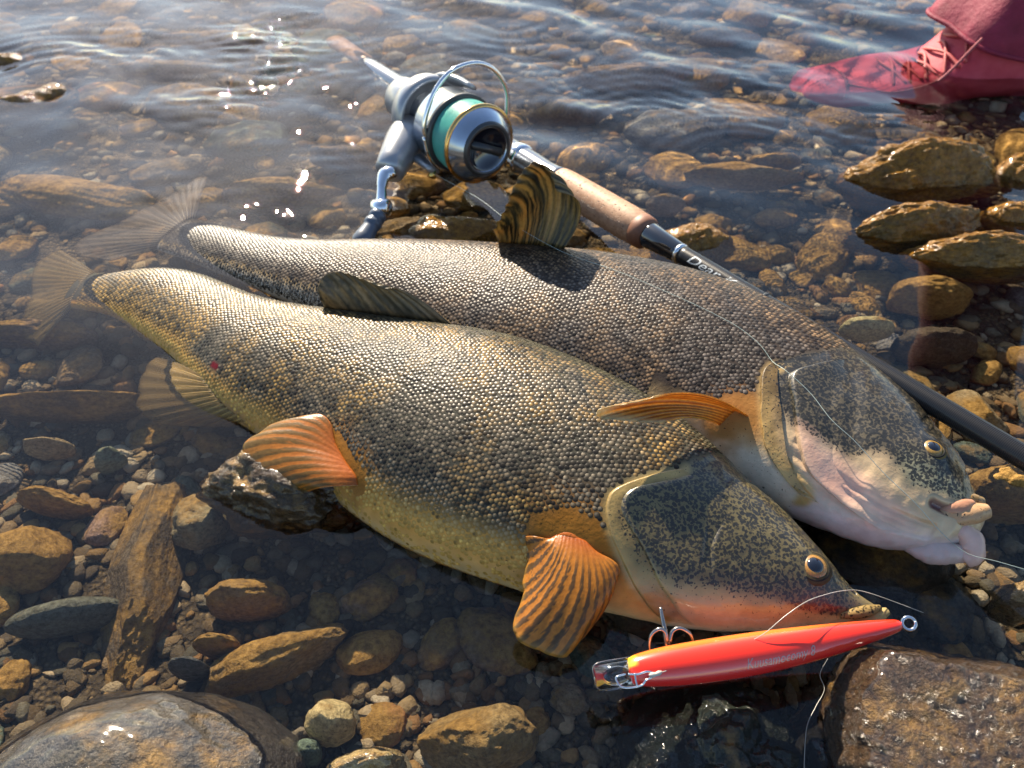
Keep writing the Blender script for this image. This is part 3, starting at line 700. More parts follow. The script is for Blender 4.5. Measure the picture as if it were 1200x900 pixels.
def eye(F, uphi, r, gold, lid):
    C, n = F.ev(np.array([uphi[0]]), np.array([uphi[1]])); C, n = C[0], n[0]
    C = C + n * .0006
    ball = part('eye', *dome(C - n * .0012, n, r * 1.28, r * .50), M['skin'], F.root, col=np.array(lid) * np.ones((8 * 28, 1)), extra={'speckle': np.full(8 * 28, .25)})
    rr = np.linspace(.01, math.pi / 2, 8); c = np.repeat(np.where((rr > .95)[:, None], np.array(gold) * .55, np.array(gold)), 28, axis=0)
    part('iris', *dome(C, n, r * .93, r * .45), M['iris'], ball, col=c)
    part('pupil', *dome(C + n * r * .22, n, r * .62, r * .31), M['pupil'], ball)
    v, f = tube(np.array([C + n * r * .05 + r * 1.0 * (math.cos(x) * unit(np.cross(n, (.3, .9, .2))) + math.sin(x) * np.cross(n, unit(np.cross(n, (.3, .9, .2))))) for x in np.linspace(0, 6.283, 40)]), r * .10, 6)
    part('eye_rim', v, f, M['skin'], ball, col=np.full((len(v), 3), .02), extra={'speckle': np.zeros(len(v))})

def lerp3(f, a, b): return np.asarray(a) * (1 - f)[:, None] + np.asarray(b) * f[:, None]
def inside(poly, x, y):
    poly = np.asarray(poly); r = np.zeros(len(x), bool); j = len(poly) - 1
    for i in range(len(poly)):
        xi, yi = poly[i]; xj, yj = poly[j]
        c = ((yi > y) != (yj > y)) & (x < (xj - xi) * (y - yi) / (yj - yi + 1e-12) + xi); r ^= c; j = i
    return r
def head_mask(F, u, p): return smooth(-.008, .006, u - F.gill_u(p))

def style_a(F, u, p, P):
    n1 = fbm(P * 38 + 3, 4); n2 = fbm(P * 120 + 8, 3)
    back = np.array((.065, .062, .038)); flank = np.array((.055, .052, .040)); bel = np.array((.57, .29, .065)); pale = np.array((.50, .36, .17))
    ap = np.where(p > 90, 180 - p, np.where(p < -90, -180 - p, p))
    c = lerp3(smooth(20, 70, ap), flank, back)
    c = lerp3(smooth(-38, -58, ap + 10 * n1), c, bel); c = lerp3(smooth(-62, -90, ap + 8 * n1), c, pale)
    c = lerp3(smooth(-.25, .35, n1) * smooth(.4, .1, u) * (ap > -60), c, c * 1.7)
    # orange skin round the paired fins
    for k, rr in (('pect', .030), ('pelvic', .018), ('anal', .009)):
        d = dist_line(P, F.line(k, 20)); c = lerp3(smooth(rr, rr * .15, d + .006 * n2), c, (.27, .115, .02) if k != 'anal' else (.30, .17, .06))
    d = dist_line(P, F.ev(*np.array(F.f['wound'] * 2).T)[0] + np.array([[0, 0, 0], [0, 0, 1e-4]])); c = lerp3(smooth(.0038, .0026, d + .0012 * n2), c, (.12, .010, .016))
    hm = head_mask(F, u, p)
    q = np.array(F.f['pale']); pb = np.interp(u, q[:, 0], q[:, 1]); lo = smooth(4, -9, ap - pb + 9 * n1)
    dk = np.array((.120, .096, .040)); hc = lerp3(lo, dk * np.ones((len(u), 1)), (.31, .27, .11)); hc = lerp3(smooth(-8, -45, ap - pb), hc, (.42, .39, .26))
    hc = lerp3(smooth(.90, .97, u) * smooth(-30, 10, ap), hc, (.20, .155, .07))
    rim = dist_line(P, F.line('gill_outer')); hc = lerp3(smooth(.0065, .003, rim), hc, np.array((.36, .26, .09)))
    c = lerp3(hm, c, hc)
    spk = hm * (1 - lo * .62 - .25 * smooth(-8, -40, ap - pb)) * .86
    spk = np.where(hm < .5, np.where(ap < -30, .30 * smooth(-95, -45, ap), .25), spk) * np.where(rim < .006, .45, 1) * (1 - .7 * smooth(.9, .97, u))
    disp = -.0016 * smooth(.0035, .0, dist_line(P, F.line('preop'))) * 1.0
    disp += .0013 * smooth(.016, .004, dist_line(P, F.line('eye_', 20) if 'eye_' in F.f else F.ev(np.full(2, F.f['eye'][0][0]) + [-.004, .004], np.full(2, F.f['eye'][0][1]))[0]))
    disp += hm * (.0009 * fbm(P * 55, 3)) - .001 * smooth(.0025, .0, dist_line(P, F.line('mouth', 20)))
    dn = dist_line(P, F.ev(np.array([F.f['nostril'][0][0]] * 2) + [-.003, .003], np.array([F.f['nostril'][0][1]] * 2) - 25)[0]); disp -= .0012 * smooth(.0022, .0006, dn); c = lerp3(smooth(.002, .001, dn), c, (.01, .01, .01))
    return np.clip(c * (1 + .25 * n2)[:, None], .003, 1), spk, disp
def scales_a(F, u, p, C, rs):
    n1 = fbm(C * 30 + 3, 4); n2 = fbm(C * 70 + 50, 3); n3 = rs.normal(size=len(u))
    gold = smooth(-.28, .38, n1 + .55 * (smooth(.50, .18, u)) - .25 + .35 * smooth(5, 45, p) * smooth(75, 45, p))  # gold scales; the extra gold on the upper flank is painted-in warm sunlight
    cen = lerp3(gold, np.array((.172, .142, .098)) * np.ones((len(u), 1)), (.39, .235, .066))
    cen = lerp3(smooth(-42, -62, p + 9 * n1), cen, (.52, .32, .08)); cen = lerp3(smooth(45, 70, p), cen, (.115, .11, .075))
    dark = smooth(-.05, .42, n2) * smooth(-48, -30, p)
    cen = cen * (1 - .50 * dark)[:, None] * np.clip(1 + .33 * n3, .25, 1.9)[:, None]
    blk = (rs.rand(len(u)) < (.20 + .24 * dark) * smooth(-55, -30, p)); cen = np.where(blk[:, None], cen * .22, cen)
    rim = lerp3(smooth(-38, -58, p), np.array((.012, .011, .008)) * np.ones((len(u), 1)), (.42, .235, .05)); rim = lerp3(smooth(.35, .1, u) * smooth(-40, -20, p), rim, (.055, .045, .025))
    keep = dist_line(C, F.line('pect', 20)) > .010 + .006 * n1
    keep &= dist_line(C, F.line('pelvic', 20)) > .006
    keep &= np.linalg.norm(C - F.ev(*np.array(F.f['wound']).T)[0][0], axis=1) > .0034
    sz = np.where(p > 55, .82, 1.0) * np.where(p < -60, .95, 1)
    keep &= ~((p < -66) & (rs.rand(len(u)) < .55)) & ~((u > .6) & (p < -22) & (p < -30))
    return keep, np.clip(cen, .01, .9), rim, sz

def style_b(F, u, p, P):
    n1 = fbm(P * 38 + 13, 4); n2 = fbm(P * 120 + 28, 3)
    ap = np.where(p > 90, 180 - p, np.where(p < -90, -180 - p, p))
    c = lerp3(smooth(20, 70, ap), np.array((.050, .040, .034)), np.array((.070, .060, .046)))
    c = lerp3(smooth(-30, -46, ap + 8 * n1) , c, (.50, .36, .18)); c = lerp3(smooth(-42, -60, ap + 8 * n1), c, (.62, .52, .38))
    d = dist_line(P, F.line('pect', 20)); c = lerp3(smooth(.020, .005, d + .004 * n2), c, (.36, .17, .05))
    hm = head_mask(F, u, p); q = np.array(F.f['pale']); pb = np.interp(u, q[:, 0], q[:, 1])
    lo = smooth(5, -9, ap - pb + 10 * n1)
    dk = np.array((.085, .070, .042)); hc = lerp3(lo, dk * np.ones((len(u), 1)), (.52, .38, .22))
    hc = lerp3(smooth(.79, .83, u) * smooth(14, -2, ap + 8 * n1) * (1 - lo), hc, (.22, .21, .13))
    pk = np.array(F.f['pink']); m = .75 * inside(pk, u, p) * smooth(0, .014, dist_line(P, np.concatenate([F.ev(pk[:, 0], pk[:, 1])[0]] + [F.ev(pk[:1, 0], pk[:1, 1])[0]]))); hc = lerp3(m, hc, (.70, .46, .36)); hc = lerp3(m * .6 * smooth(.0, .5, n1), hc, (.62, .30, .22))
    hc = lerp3(smooth(-52, -75, ap), hc, (.60, .50, .46))
    hc = lerp3(smooth(.93, .965, u) * smooth(-25, 5, ap), hc, (.30, .21, .09))
    rim = dist_line(P, F.line('gill_outer')); hc = lerp3(smooth(.009, .005, rim) * smooth(6, -4, p), hc, np.array((.46, .31, .11)))
    c = lerp3(hm, c, hc)
    spk = np.where(hm > .5, (1 - lo) * .92 * np.where((rim < .008) & (p < 0), .30, 1) + .12 * (rim < .008), np.where(ap < -30, .26, .2)) * (1 - .6 * smooth(.9, .97, u)) * (1 - m)
    disp = -.0010 * smooth(.007, .0, dist_line(P, F.line('preop'))) + hm * .0010 * fbm(P * 55, 3)
    for k, (uu, dd) in enumerate(((0., .0014), (.02, .0010), (.04, .0008))):
        L = F.ev(np.linspace(.70, .90, 20), np.interp(np.linspace(.70, .90, 20), [.70, .80, .90], [-33 - 8 * k, -42 - 7 * k, -48 - 7 * k]))[0]; disp -= dd * smooth(.0026, 0., dist_line(P, L)) * hm
    disp += .0013 * smooth(.014, .004, dist_line(P, F.ev(np.full(2, F.f['eye'][0][0]) + [-.004, .004], np.full(2, F.f['eye'][0][1]))[0]))
    disp -= .004 * smooth(.004, .0, dist_line(P, F.line('mouth', 20)))
    dm = dist_line(P, F.line('mouth', 20)); c = lerp3(smooth(.0035, .0015, dm), c, (.16, .07, .06))
    return np.clip(c * (1 + .25 * n2)[:, None], .003, 1), spk, disp
def scales_b(F, u, p, C, rs):
    n1 = fbm(C * 28 + 33, 4); n2 = fbm(C * 60 + 150, 3); n3 = rs.normal(size=len(u))
    warm = smooth(-.25, .3, n1 + .35 * smooth(5, 40, p) - .12)  # warm patches; the upper flank also has the sun's tint in its colour
    cen = lerp3(warm, np.array((.130, .110, .093)) * np.ones((len(u), 1)), (.245, .157, .083)); cen = lerp3(smooth(.32, .1, u), cen, (.15, .125, .09))
    cen = lerp3(smooth(50, 72, p), cen, (.115, .10, .08)); cen = lerp3(smooth(-40, -55, p), cen, (.34, .27, .18))
    dark = smooth(-.05, .42, n2); cen = cen * (1 - .5 * dark)[:, None] * np.clip(1 + .33 * n3, .25, 1.9)[:, None]
    blk = rs.rand(len(u)) < .20 + .24 * dark; cen = np.where(blk[:, None], cen * .22, cen)
    rim = np.array((.011, .009, .008)) * np.ones((len(u), 1))
    keep = (dist_line(C, F.line('pect', 20)) > .012 + .004 * n1) & ~((u > .52) & (p < -36 + 14 * n1)) & (p > -75)
    return keep, np.clip(cen, .01, .9), rim, np.where(p > 55, .82, 1.0)

# golden fish in front -------------------------------------------------
FA = Fish(FISH_A, FISH_A_F)
fa = build_fish(FA, style_a, 'golden olive fish with a fanned orange pectoral fin, head resting against the red lure', 'fish')
build_scales(FA, scales_a, seed=4)
def rim_prof(h, tuck=.0012):
    return lambda b: np.where(b < .12, -tuck + (h + tuck) * np.sin(b / .12 * math.pi / 2), h - (h + .0012) * smooth(.15, 1, b))
front = [(u + .115 - .02 * k, p) for k, (u, p) in zip(np.linspace(0, 1, len(FISH_A_F['gill_inner'])), FISH_A_F['gill_inner'])]
V, Fs, c, s = patch(FA, 'gill_membrane', fa, FISH_A_F['gill_outer'], [(u + .02, p) for u, p in FISH_A_F['gill_inner']], lambda b: np.where(b < .15, -.0008 + .0021 * np.sin(b / .15 * math.pi / 2), .0013 - .0006 * b), style_a)
part('gill_membrane', V, Fs, M['skin'], fa, col=np.clip((c * .55 + np.array((.28, .18, .055)) * .45) * (1 + .5 * fbm(V * 90, 3))[:, None], 0, 1), extra={'speckle': s * .6 + .1, 'wet': 0 * s + .8})
V, Fs, c, s = patch(FA, 'gill_cover', fa, FISH_A_F['gill_inner'], front, rim_prof(.0024), style_a, nb=40)
part('gill_cover', V, Fs, M['skin'], fa, col=c, extra={'speckle': s, 'wet': 0 * s + 1})
eye(FA, FISH_A_F['eye'][0], .0066, (.34, .17, .03), (.06, .05, .028))
v, f = tube(catmull([at(978, 736, .004), at(1000, 731, .008), at(1022, 724, .010), at(1040, 716, .011)], 16), [.003, .0042, .0044, .0040, .0018], 14, (1, .8)); part('lower_jaw', v, f, M['skin'], fa, col=np.array((.36, .27, .12)) * np.ones((len(v), 1)), extra={'speckle': np.full(len(v), .3)})
v, f = tube(catmull([at(985, 722, .014), at(1008, 718, .0145), at(1031, 712, .013)], 14), [.0012, .0026, .0028, .0014], 14, (1, .9)); part('upper_lip', v, f, M['skin'], fa, col=np.array((.24, .17, .07)) * np.ones((len(v), 1)), extra={'speckle': np.full(len(v), .6)})
ORANGE = np.array((.62, .24, .03))
def col_pect(t, l, ph, G):
    n = fbm(G * np.array([240, 240, 240]), 3); c = np.ones(t.shape + (3,)) * ORANGE; c = c * (1 - smooth(.0, .35, .25 - l))[..., None] + np.array((.50, .10, .02)) * smooth(.0, .35, .25 - l)[..., None]
    st_ = fbm(np.stack([t * 60, l * 15.0, 0 * t + 3], -1), 3); dk = np.clip(smooth(.46, .74, .5 - .5 * ph + 1.0 * st_) * smooth(.10, .35, l) * (.55 + .6 * smooth(.95, .3, t)) * 1.15, 0, 1); c = c * (1 - .85 * dk[..., None]) + np.array((.06, .05, .03)) * .85 * dk[..., None]
    tip = smooth(.93, 1., l) * .5; return np.clip(c * (1 - tip[..., None]) + np.array((.6, .36, .08)) * tip[..., None], .01, 1)
pb = FA.line('pect', 9)
fin(FA, 'pectoral_fin', pb, [at(610, 629, .026), at(616, 655, .021), at(611, 700, .016), at(603, 725, .013), at(602, 750, .011), at(617, 762, .010), at(643, 767, .010), at(665, 761, .010), at(688, 744, .011), at(701, 721, .013), at(708, 690, .017)], 16, col_pect,
    bend=np.array([(.0, -.001, .003), (.003, -.004, .004), (.006, -.004, .005), (.007, -.004, .005), (.008, -.002, .005)]), pleat=.0001, rad=.0002, ray_col=lambda t: (.42, .17, .03), seed=2, sub=12, nl=44)
part('pectoral_base', *tube(catmull([pb[0] + (0, .0, -.0006), pb[4] + (0, .0006, -.0002), pb[-1] + (0, .0, -.0006)], 20), [.0006, .0015, .0020, .0016, .0006], 12, (1, .5)), M['skin'], fa, col=np.full((240, 3), 1) * np.array((.30, .085, .02)), extra={'speckle': np.full(240, .3)})
def col_pelv(t, l, ph, G):
    n = fbm(G * 200, 3); c = np.ones(t.shape + (3,)) * np.array((.62, .25, .03)); c = c * l[..., None] + (1 - l[..., None]) * np.array((.60, .17, .03))
    st_ = fbm(np.stack([t * 44, l * 7, 0 * t + 8], -1), 3); dk = smooth(.40, .66, .5 - .5 * np.cos(2 * np.arccos(np.clip(ph, -1, 1)) * 1.0) * .3 - .35 * ph + .5 * st_) * smooth(.12, .5, l) * .85; c = c * (1 - dk[..., None]) + np.array((.16, .11, .03)) * dk[..., None]; e = smooth(.55, 1, l) * smooth(.75, .2, t) * .6; return np.clip(c * (1 - e[..., None]) + np.array((.28, .19, .06)) * e[..., None], .01, 1)
fin(FA, 'pelvic_fin', FA.line('pelvic', 9), [at(350, 492, .026), at(330, 494, .026), at(310, 504, .024), at(288, 518, .021), at(290, 536, .018), at(304, 556, .016), at(330, 571, .014), at(362, 576, .013)], 11, col_pelv,
    bend=np.array([(.004, .006, .005), (.0, .002, .006), (-.002, -.003, .005)]), pleat=.00008, rad=.00022, ray_col=lambda t: (.72, .40, .20), seed=5, sub=14, nl=40, ragged=.015)
def col_dors(t, l, ph, G):
    n = fbm(G * 180, 3); s = smooth(-.3, .3, fbm(np.stack([t * 24 + .5 * n, l * 2, 0 * t + 5], -1), 3) + .1 * ph); return np.clip(np.array((.09, .078, .048)) * (1 - s[..., None]) + np.array((.32, .25, .13)) * s[..., None], .01, 1)
fin(FA, 'dorsal_fin', FA.line('dorsal', 9), [at(454, 340, .050), at(428, 329, .052), at(406, 320, .052), at(390, 318, .051), at(377, 327, .046), at(372, 340, .042), at(376, 351, .036)], 11, col_dors, bend=np.array([(-.004, .006, .004), (-.002, .003, .004), (0, 0, .001)]), pleat=.0004, rad=.0004, ray_col=lambda t: (.15, .12, .07), seed=7, ragged=.01)
def col_clear(t, l, ph, G):
    s = smooth(-.8, .6, ph); return np.array((.36, .24, .09)) * (.5 + .6 * s[..., None])
fin(FA, 'anal_fin', FA.line('anal', 9), [at(196, 413, -.006), at(172, 428, -.010), at(160, 452, -.014), at(164, 478, -.018), at(190, 496, -.02), at(235, 500, -.018), at(276, 500, -.012)], 12, col_clear, 'fin_clear', bend=(0, 0, .002), pleat=.0004, rad=.0006, ray_col=lambda t: (.55, .38, .14), seed=8, ragged=.02)
e0 = FA.ev(np.full(9, .012), np.linspace(84, -84, 9))[0]
fin(FA, 'tail_fin', e0, [at(70, 292, -.010), at(46, 305, -.016), at(36, 325, -.020), at(36, 348, -.024), at(28, 370, -.027), at(24, 388, -.030), at(45, 405, -.030)], 18, col_clear, 'fin_clear', bend=(0, 0, .001), pleat=.0003, rad=.0005, ray_col=lambda t: (.40, .28, .12), seed=9, ragged=.02)

# darker fish behind ----------------------------------------------------
FB = Fish(FISH_B, FISH_B_F)
fb = build_fish(FB, style_b, 'darker purplish grey fish lying behind, open pink mouth and raised dorsal fin', 'fish')
build_scales(FB, scales_b, seed=6)
V, Fs, c, s = patch(FB, 'gill_membrane', fb, FISH_B_F['gill_outer'][2:], [(u + d_, p) for (u, p), d_ in zip(FISH_B_F['gill_outer'][2:], (.008, .020, .032, .034, .032, .028))], lambda b: np.where(b < .15, -.001 + .0042 * np.sin(b / .15 * math.pi / 2), .0032 - .001 * b), style_b)
part('gill_membrane', V, Fs, M['skin'], fb, col=np.clip((c * .35 + np.array((.40, .25, .085)) * .65) * (1 + .9 * fbm(V * 80, 3))[:, None] * (.45 + .55 * smooth(.62, .66, np.linspace(0, 1, 90).repeat(26) * .1 + .6))[:, None], 0, 1), extra={'speckle': s * .4 + .34, 'wet': 0 * s + .8})
front = [(.672, 35), (.690, 24), (.715, 6), (.745, -14), (.775, -34), (.80, -47), (.83, -55), (.86, -62)]
V, Fs, c, s = patch(FB, 'gill_cover', fb, [(u + .012, p) for u, p in FISH_B_F['gill_inner']], front, rim_prof(.0034), style_b, nb=40)
part('gill_cover', V, Fs, M['skin'], fb, col=c, extra={'speckle': s, 'wet': 0 * s + 1})
eye(FB, FISH_B_F['eye'][0], .0054, (.34, .20, .04), (.16, .12, .05))
def flesh(name, pts, rad, c, flat=(1, 1), parent=fb, spk=.05):
    cl = catmull(pts, 40); v, f = tube(cl, rad, 20, flat); v = v + (v - np.repeat(cl, 20, axis=0)) * (.24 * fbm(v * 130, 4))[:, None]
    return part(name, v, f, M['skin'], parent, col=np.array(c) * np.ones((len(v), 1)), extra={'speckle': np.full(len(v), spk), 'wet': np.full(len(v), .6)})
flesh('upper_lip', [at(1086, 596, .027), at(1110, 605, .027), at(1136, 603, .028), at(1156, 599, .028)], [.0010, .0040, .0054, .0054, .0034], (.44, .27, .14), spk=.35)
flesh('lip_fold', [at(1092, 590, .028), at(1114, 589, .029), at(1136, 585, .029), at(1150, 588, .027)], [.0012, .0030, .0036, .0024], (.26, .165, .065), spk=.5)
flesh('inner_lip', [at(1100, 599, .028), at(1118, 597, .030), at(1140, 590, .031)], [.002, .0040, .0044, .002], (.40, .20, .12))
flesh('lower_lip', [at(1112, 612, .024), at(1127, 622, .022), at(1137, 634, .019), at(1138, 648, .016), at(1128, 655, .013)], [.002, .0052, .0060, .0062, .0045], (.66, .44, .36))
flesh('lower_jaw', [at(1060, 640, .012), at(1085, 645, .013), at(1110, 647, .014), at(1128, 648, .014)], [.002, .0055, .0062, .0045], (.58, .45, .40))
def col_d2(t, l, ph, G):
    n = fbm(G * 160, 3); q_ = np.stack([t * 26 + .6 * n, l * 1.2, 0 * t], -1); s = smooth(-.35, .30, fbm(q_, 3) + .10 * ph); c = np.array((.045, .042, .025)) * (1 - s[..., None]) + np.array((.36, .26, .09)) * s[..., None]
    g = smooth(.2, .5, fbm(G * 60 + 4, 2) + .25 * l); return np.clip(c * (1 - .5 * g[..., None]) + np.array((.50, .27, .06)) * .5 * g[..., None] * s[..., None], .01, 1)
fin(FB, 'dorsal_fin', FB.line('dorsal', 9), [at(653, 226, .082), at(643, 200, .092), at(627, 190, .096), at(612, 202, .090), at(600, 224, .080), at(591, 247, .068), at(578, 270, .054)], 12, col_d2, bend=np.array([(.012, .004, .006), (.008, .006, .008), (-.001, .002, .002)]), pleat=.0006, rad=.0004, ray_col=lambda t: (.26, .18, .07), seed=11, sub=8, nl=26, ragged=.004)
def col_p2(t, l, ph, G):
    n = fbm(G * 160, 3); s = smooth(-.6, .7, ph + n); c = np.array((.42, .16, .02)) * (1 - s[..., None]) + np.array((.80, .42, .06)) * s[..., None]; e = smooth(.82, 1., l); return c * (1 - e[..., None]) + np.array((.66, .52, .26)) * e[..., None]
fin(FB, 'pectoral_fin', FB.line('pect', 9)[::-1], [at(768, 465, .072), at(740, 472, .071), at(712, 477, .070), at(696, 486, .068), at(700, 490, .066), at(730, 493, .064), at(775, 496, .060)], 10, col_p2, bend=np.array([(.0, .002, .006), (0, .001, .007), (0, 0, .005)]), pleat=.0002, rad=.00026, ray_col=lambda t: (.66, .34, .06), seed=12, sub=6, nl=22, ragged=.02)
e0 = FB.ev(np.full(9, .012), np.linspace(84, -84, 9))[0]
def col_t2(t, l, ph, G):
    s = smooth(-.8, .6, ph); return np.array((.30, .22, .14)) * (.45 + .6 * s[..., None])
fin(FB, 'tail_fin', e0, [at(243, 206, -.003), at(228, 210, -.004), at(206, 226, -.006), at(180, 240, -.008), at(150, 256, -.010), at(118, 270, -.011), at(92, 284, -.012), at(92, 298, -.014), at(130, 306, -.014)], 20, col_t2, 'fin_clear', bend=(0, 0, .001), pleat=.0003, rad=.0005, ray_col=lambda t: (.42, .33, .22), seed=13, ragged=.02)

# ------------------------------------------------------------------ rod
def proj(p):
    q = np.asarray(p) - CAM; z = q @ _W; return np.stack([600 + F_PX * (q @ _R) / z, 450 - F_PX * (q @ _U) / z], -1)
def pig_mat(name, rough=.3, metal=0., coat=1., bump=0, **k):
    b = NB(name); b.set(Base_Color=b.attr('pigment'), Roughness=rough, Metallic=metal, Coat_Weight=coat, Coat_Roughness=.04, **k); return b.m
def cork_mat():
    b = NB('cork'); v = b.coord(); n1 = b.noise(260, 6, .7, vec=v)
    mp = b.n('Mapping'); mp.inputs['Scale'].default_value = (1, 1, 3.2); b.l(v, mp.inputs[0]); pits = b.noise(330, 3, .5, vec=mp.outputs[0], dist=.4)
    c = b.ramp(n1, (.3, (.27, .14, .075)), (.55, (.39, .225, .13)), (.75, (.47, .30, .18)))
    c = b.mix(b.ramp(pits, (.64, 0.), (.70, 1.)), c, (.045, .025, .015))
    b.set(Base_Color=c, Roughness=.6, Normal=b.bump(b.math('SUBTRACT', b.math('MULTIPLY', n1, .4), b.ramp(pits, (.62, 0.), (.70, 1.))), .0006)); return b.m
def blank_mat():
    b = NB('carbon_blank'); v = b.coord(); w = b.n('TexWave', wave_type='BANDS', bands_direction='X'); w.inputs['Scale'].default_value = 360; w.inputs['Distortion'].default_value = .3
    mp = b.n('Mapping'); mp.inputs['Rotation'].default_value = (0, 0, R(-20)); b.l(b.attr('along', 'Vector'), mp.inputs[0]); b.l(mp.outputs[0], w.inputs[0])
    x = b.n('CombineXYZ'); b.l(b.attr('along', 'Fac'), x.inputs[0]); b.l(x.outputs[0], w.inputs[0])
    b.set(Base_Color=b.mix(w.outputs['Fac'], (.005, .005, .006), (.013, .014, .016)), Roughness=b.math('ADD', b.math('MULTIPLY', w.outputs['Fac'], .2), .26), Specular_IOR_Level=.3, Coat_Weight=.12, Coat_Roughness=.08, Normal=b.bump(w.outputs['Fac'], .00002)); return b.m
M.update(cork=cork_mat(), blank=blank_mat(), black=simple('black_lacquer', (.010, .011, .014), .12, Coat_Weight=1.0, Coat_Roughness=.03), seat=simple('grey_reel_seat', (.20, .215, .24), .22, .75, .15, 200),
         chrome=simple('chrome', (.72, .73, .74), .10, 1.0, .1, 300), reel=simple('grey_reel_metal', (.34, .35, .36), .30, .55, .18, 160), reel_dark=simple('dark_reel_metal', (.05, .053, .056), .36, .4, .15, 160), skirt=simple('silver_blue_skirt', (.36, .41, .48), .16, .85, .12, 220, Coat_Weight=.5),
         gold=simple('gold_rim', (.55, .34, .12), .2, 1.0), knob=simple('black_knob', (.010, .010, .016), .12, 0, Coat_Weight=1.0), rubber=simple('grey_knob_rubber', (.10, .12, .15), .32, .1, .2, 300), brass=simple('brass_roller', (.6, .40, .12), .2, 1.0), white=simple('white_print', (.42, .47, .50), .4), cord=simple('pale_line', (.30, .36, .32), .4), leader=simple('clear_line', (.42, .40, .35), .25), steel=simple('hook_steel', (.30, .29, .28), .22, .9, .2, 900), red_cork=simple('dark_cork_ring', (.20, .085, .045), .55, 0, .3, 500))
rod_a = at(660, 216, .017); rod_b = at(1190, 530, .046); A = unit(rod_b - rod_a)
_ts = np.linspace(-.6, 1.6, 8801); _px = proj(rod_a + _ts[:, None] * A)[:, 0]; _ok = (((rod_a + _ts[:, None] * A) - CAM) @ _W) > .05
def rt(px): i = np.argmin(np.where(_ok, np.abs(_px - px), 1e9)); return _ts[i]
rod = thing('fishing_rod', 'black fishing rod with a cork grip lying in the shallows behind the fish', 'fishing rod', rod_a)
toc = unit((CAM - rod_a) - ((CAM - rod_a) @ A) * A)
def seg(name, prof, mat, parent=rod, n=40): return part(name, *lathe([(rt(x) if x > 5 else x, r) for x, r in prof], rod_a, A, toc, n), M[mat], parent)
t0 = rt(392)
part('rear_grip', *lathe([(t0, .0005), (t0 + .001, .0100), (t0 + .006, .0113), (rt(428), .0108), (rt(430), .0100)], rod_a, A, toc, 36), M['cork'], rod)
seat = part('reel_seat', *lathe([(rt(429), .0102), (rt(436), .0112), (rt(500), .0098), (rt(560), .0098), (rt(590), .0105), (rt(600), .0118), (rt(606), .0110), (rt(626), .0108), (rt(640), .0100), (rt(652), .0108), (rt(658), .0112)], rod_a, A, toc, 40), M['seat'], rod)
part('seat_ring', *lathe([(rt(604), .0112), (rt(606), .0125), (rt(612), .0125), (rt(614), .0112)], rod_a, A, toc, 40), M['chrome'], seat)
g = part('cork_grip', *lathe([(rt(655), .0100), (rt(657), .0116), (rt(664), .0122), (rt(700), .0126), (rt(735), .0126), (rt(749), .0120), (rt(752), .0112)], rod_a, A, toc, 48), M['cork'], rod)
part('grip_ring', *lathe([(rt(748.5), .0112), (rt(749.5), .01215), (rt(757), .0116), (rt(761), .0096)], rod_a, A, toc, 48), M['red_cork'], g)
part('winding_check', *lathe([(rt(758), .0060), (rt(759), .0088), (rt(763), .0092), (rt(775), .0080), (rt(795), .0068), (rt(797), .0064)], rod_a, A, toc, 40), M['black'], rod)
part('trim_ring', *lathe([(rt(795.5), .0060), (rt(796), .0070), (rt(799), .0070), (rt(799.5), .0060)], rod_a, A, toc, 40), M['chrome'], rod)
ts = np.linspace(rt(798), rt(1200) + .55, 160); rr = np.interp(ts, [ts[0], ts[-1]], [.0062, .0048]); v, f = lathe(list(zip(ts, rr)), rod_a, A, toc, 28)
part('blank', v, f, M['blank'], rod, extra={'along': np.repeat(ts, 28)})
part('trim_ring', *lathe([(rt(893), .0060), (rt(893.5), .00665), (rt(896), .00665), (rt(896.5), .0060)], rod_a, A, toc, 32), M['reel_dark'], rod)
def text_mesh(txt, shear=0.0):
    c = bpy.data.curves.new('lettering', 'FONT'); c.body = txt; c.size = 1; c.shear = shear; c.resolution_u = 3
    o = bpy.data.objects.new('lettering', c); COL.objects.link(o); dg = bpy.context.evaluated_depsgraph_get(); dg.update()
    me = bpy.data.meshes.new_from_object(o.evaluated_get(dg)); bm = bmesh.new(); bm.from_mesh(me); bmesh.ops.triangulate(bm, faces=bm.faces[:]); bmesh.ops.subdivide_edges(bm, edges=[e for e in bm.edges if e.calc_length() > .2], cuts=1); bmesh.ops.triangulate(bm, faces=bm.faces[:])
    bm.verts.index_update(); V = np.array([v.co[:] for v in bm.verts]); Fs = [[v.index for v in f.verts] for f in bm.faces]; bm.free()
    bpy.data.objects.remove(o); bpy.data.curves.remove(c); bpy.data.meshes.remove(me); return V, Fs
def wrap_text(txt, O, A, nc, radius, size, length, t0, ang0, shear=.0):
    V, Fs = text_mesh(txt, shear); V[:, 0] -= V[:, 0].min(); sx = length / V[:, 0].max(); nc = unit(nc - (nc @ A) * A); up = np.cross(nc, A); up = up if up[2] > 0 else -up
    t = t0 + V[:, 0] * sx; r = radius(t) + .00012; a = ang0 + V[:, 1] * size / r
    return O + t[:, None] * A + (np.cos(a) * r)[:, None] * nc + (np.sin(a) * r)[:, None] * up, Fs
v, f = wrap_text('Dear K', rod_a, A, toc, lambda t: np.interp(t, ts, rr), .0085, rt(866) - rt(812), rt(812), -.35, .35); part('lettering', v, f, M['white'], rod, smooth_=False)

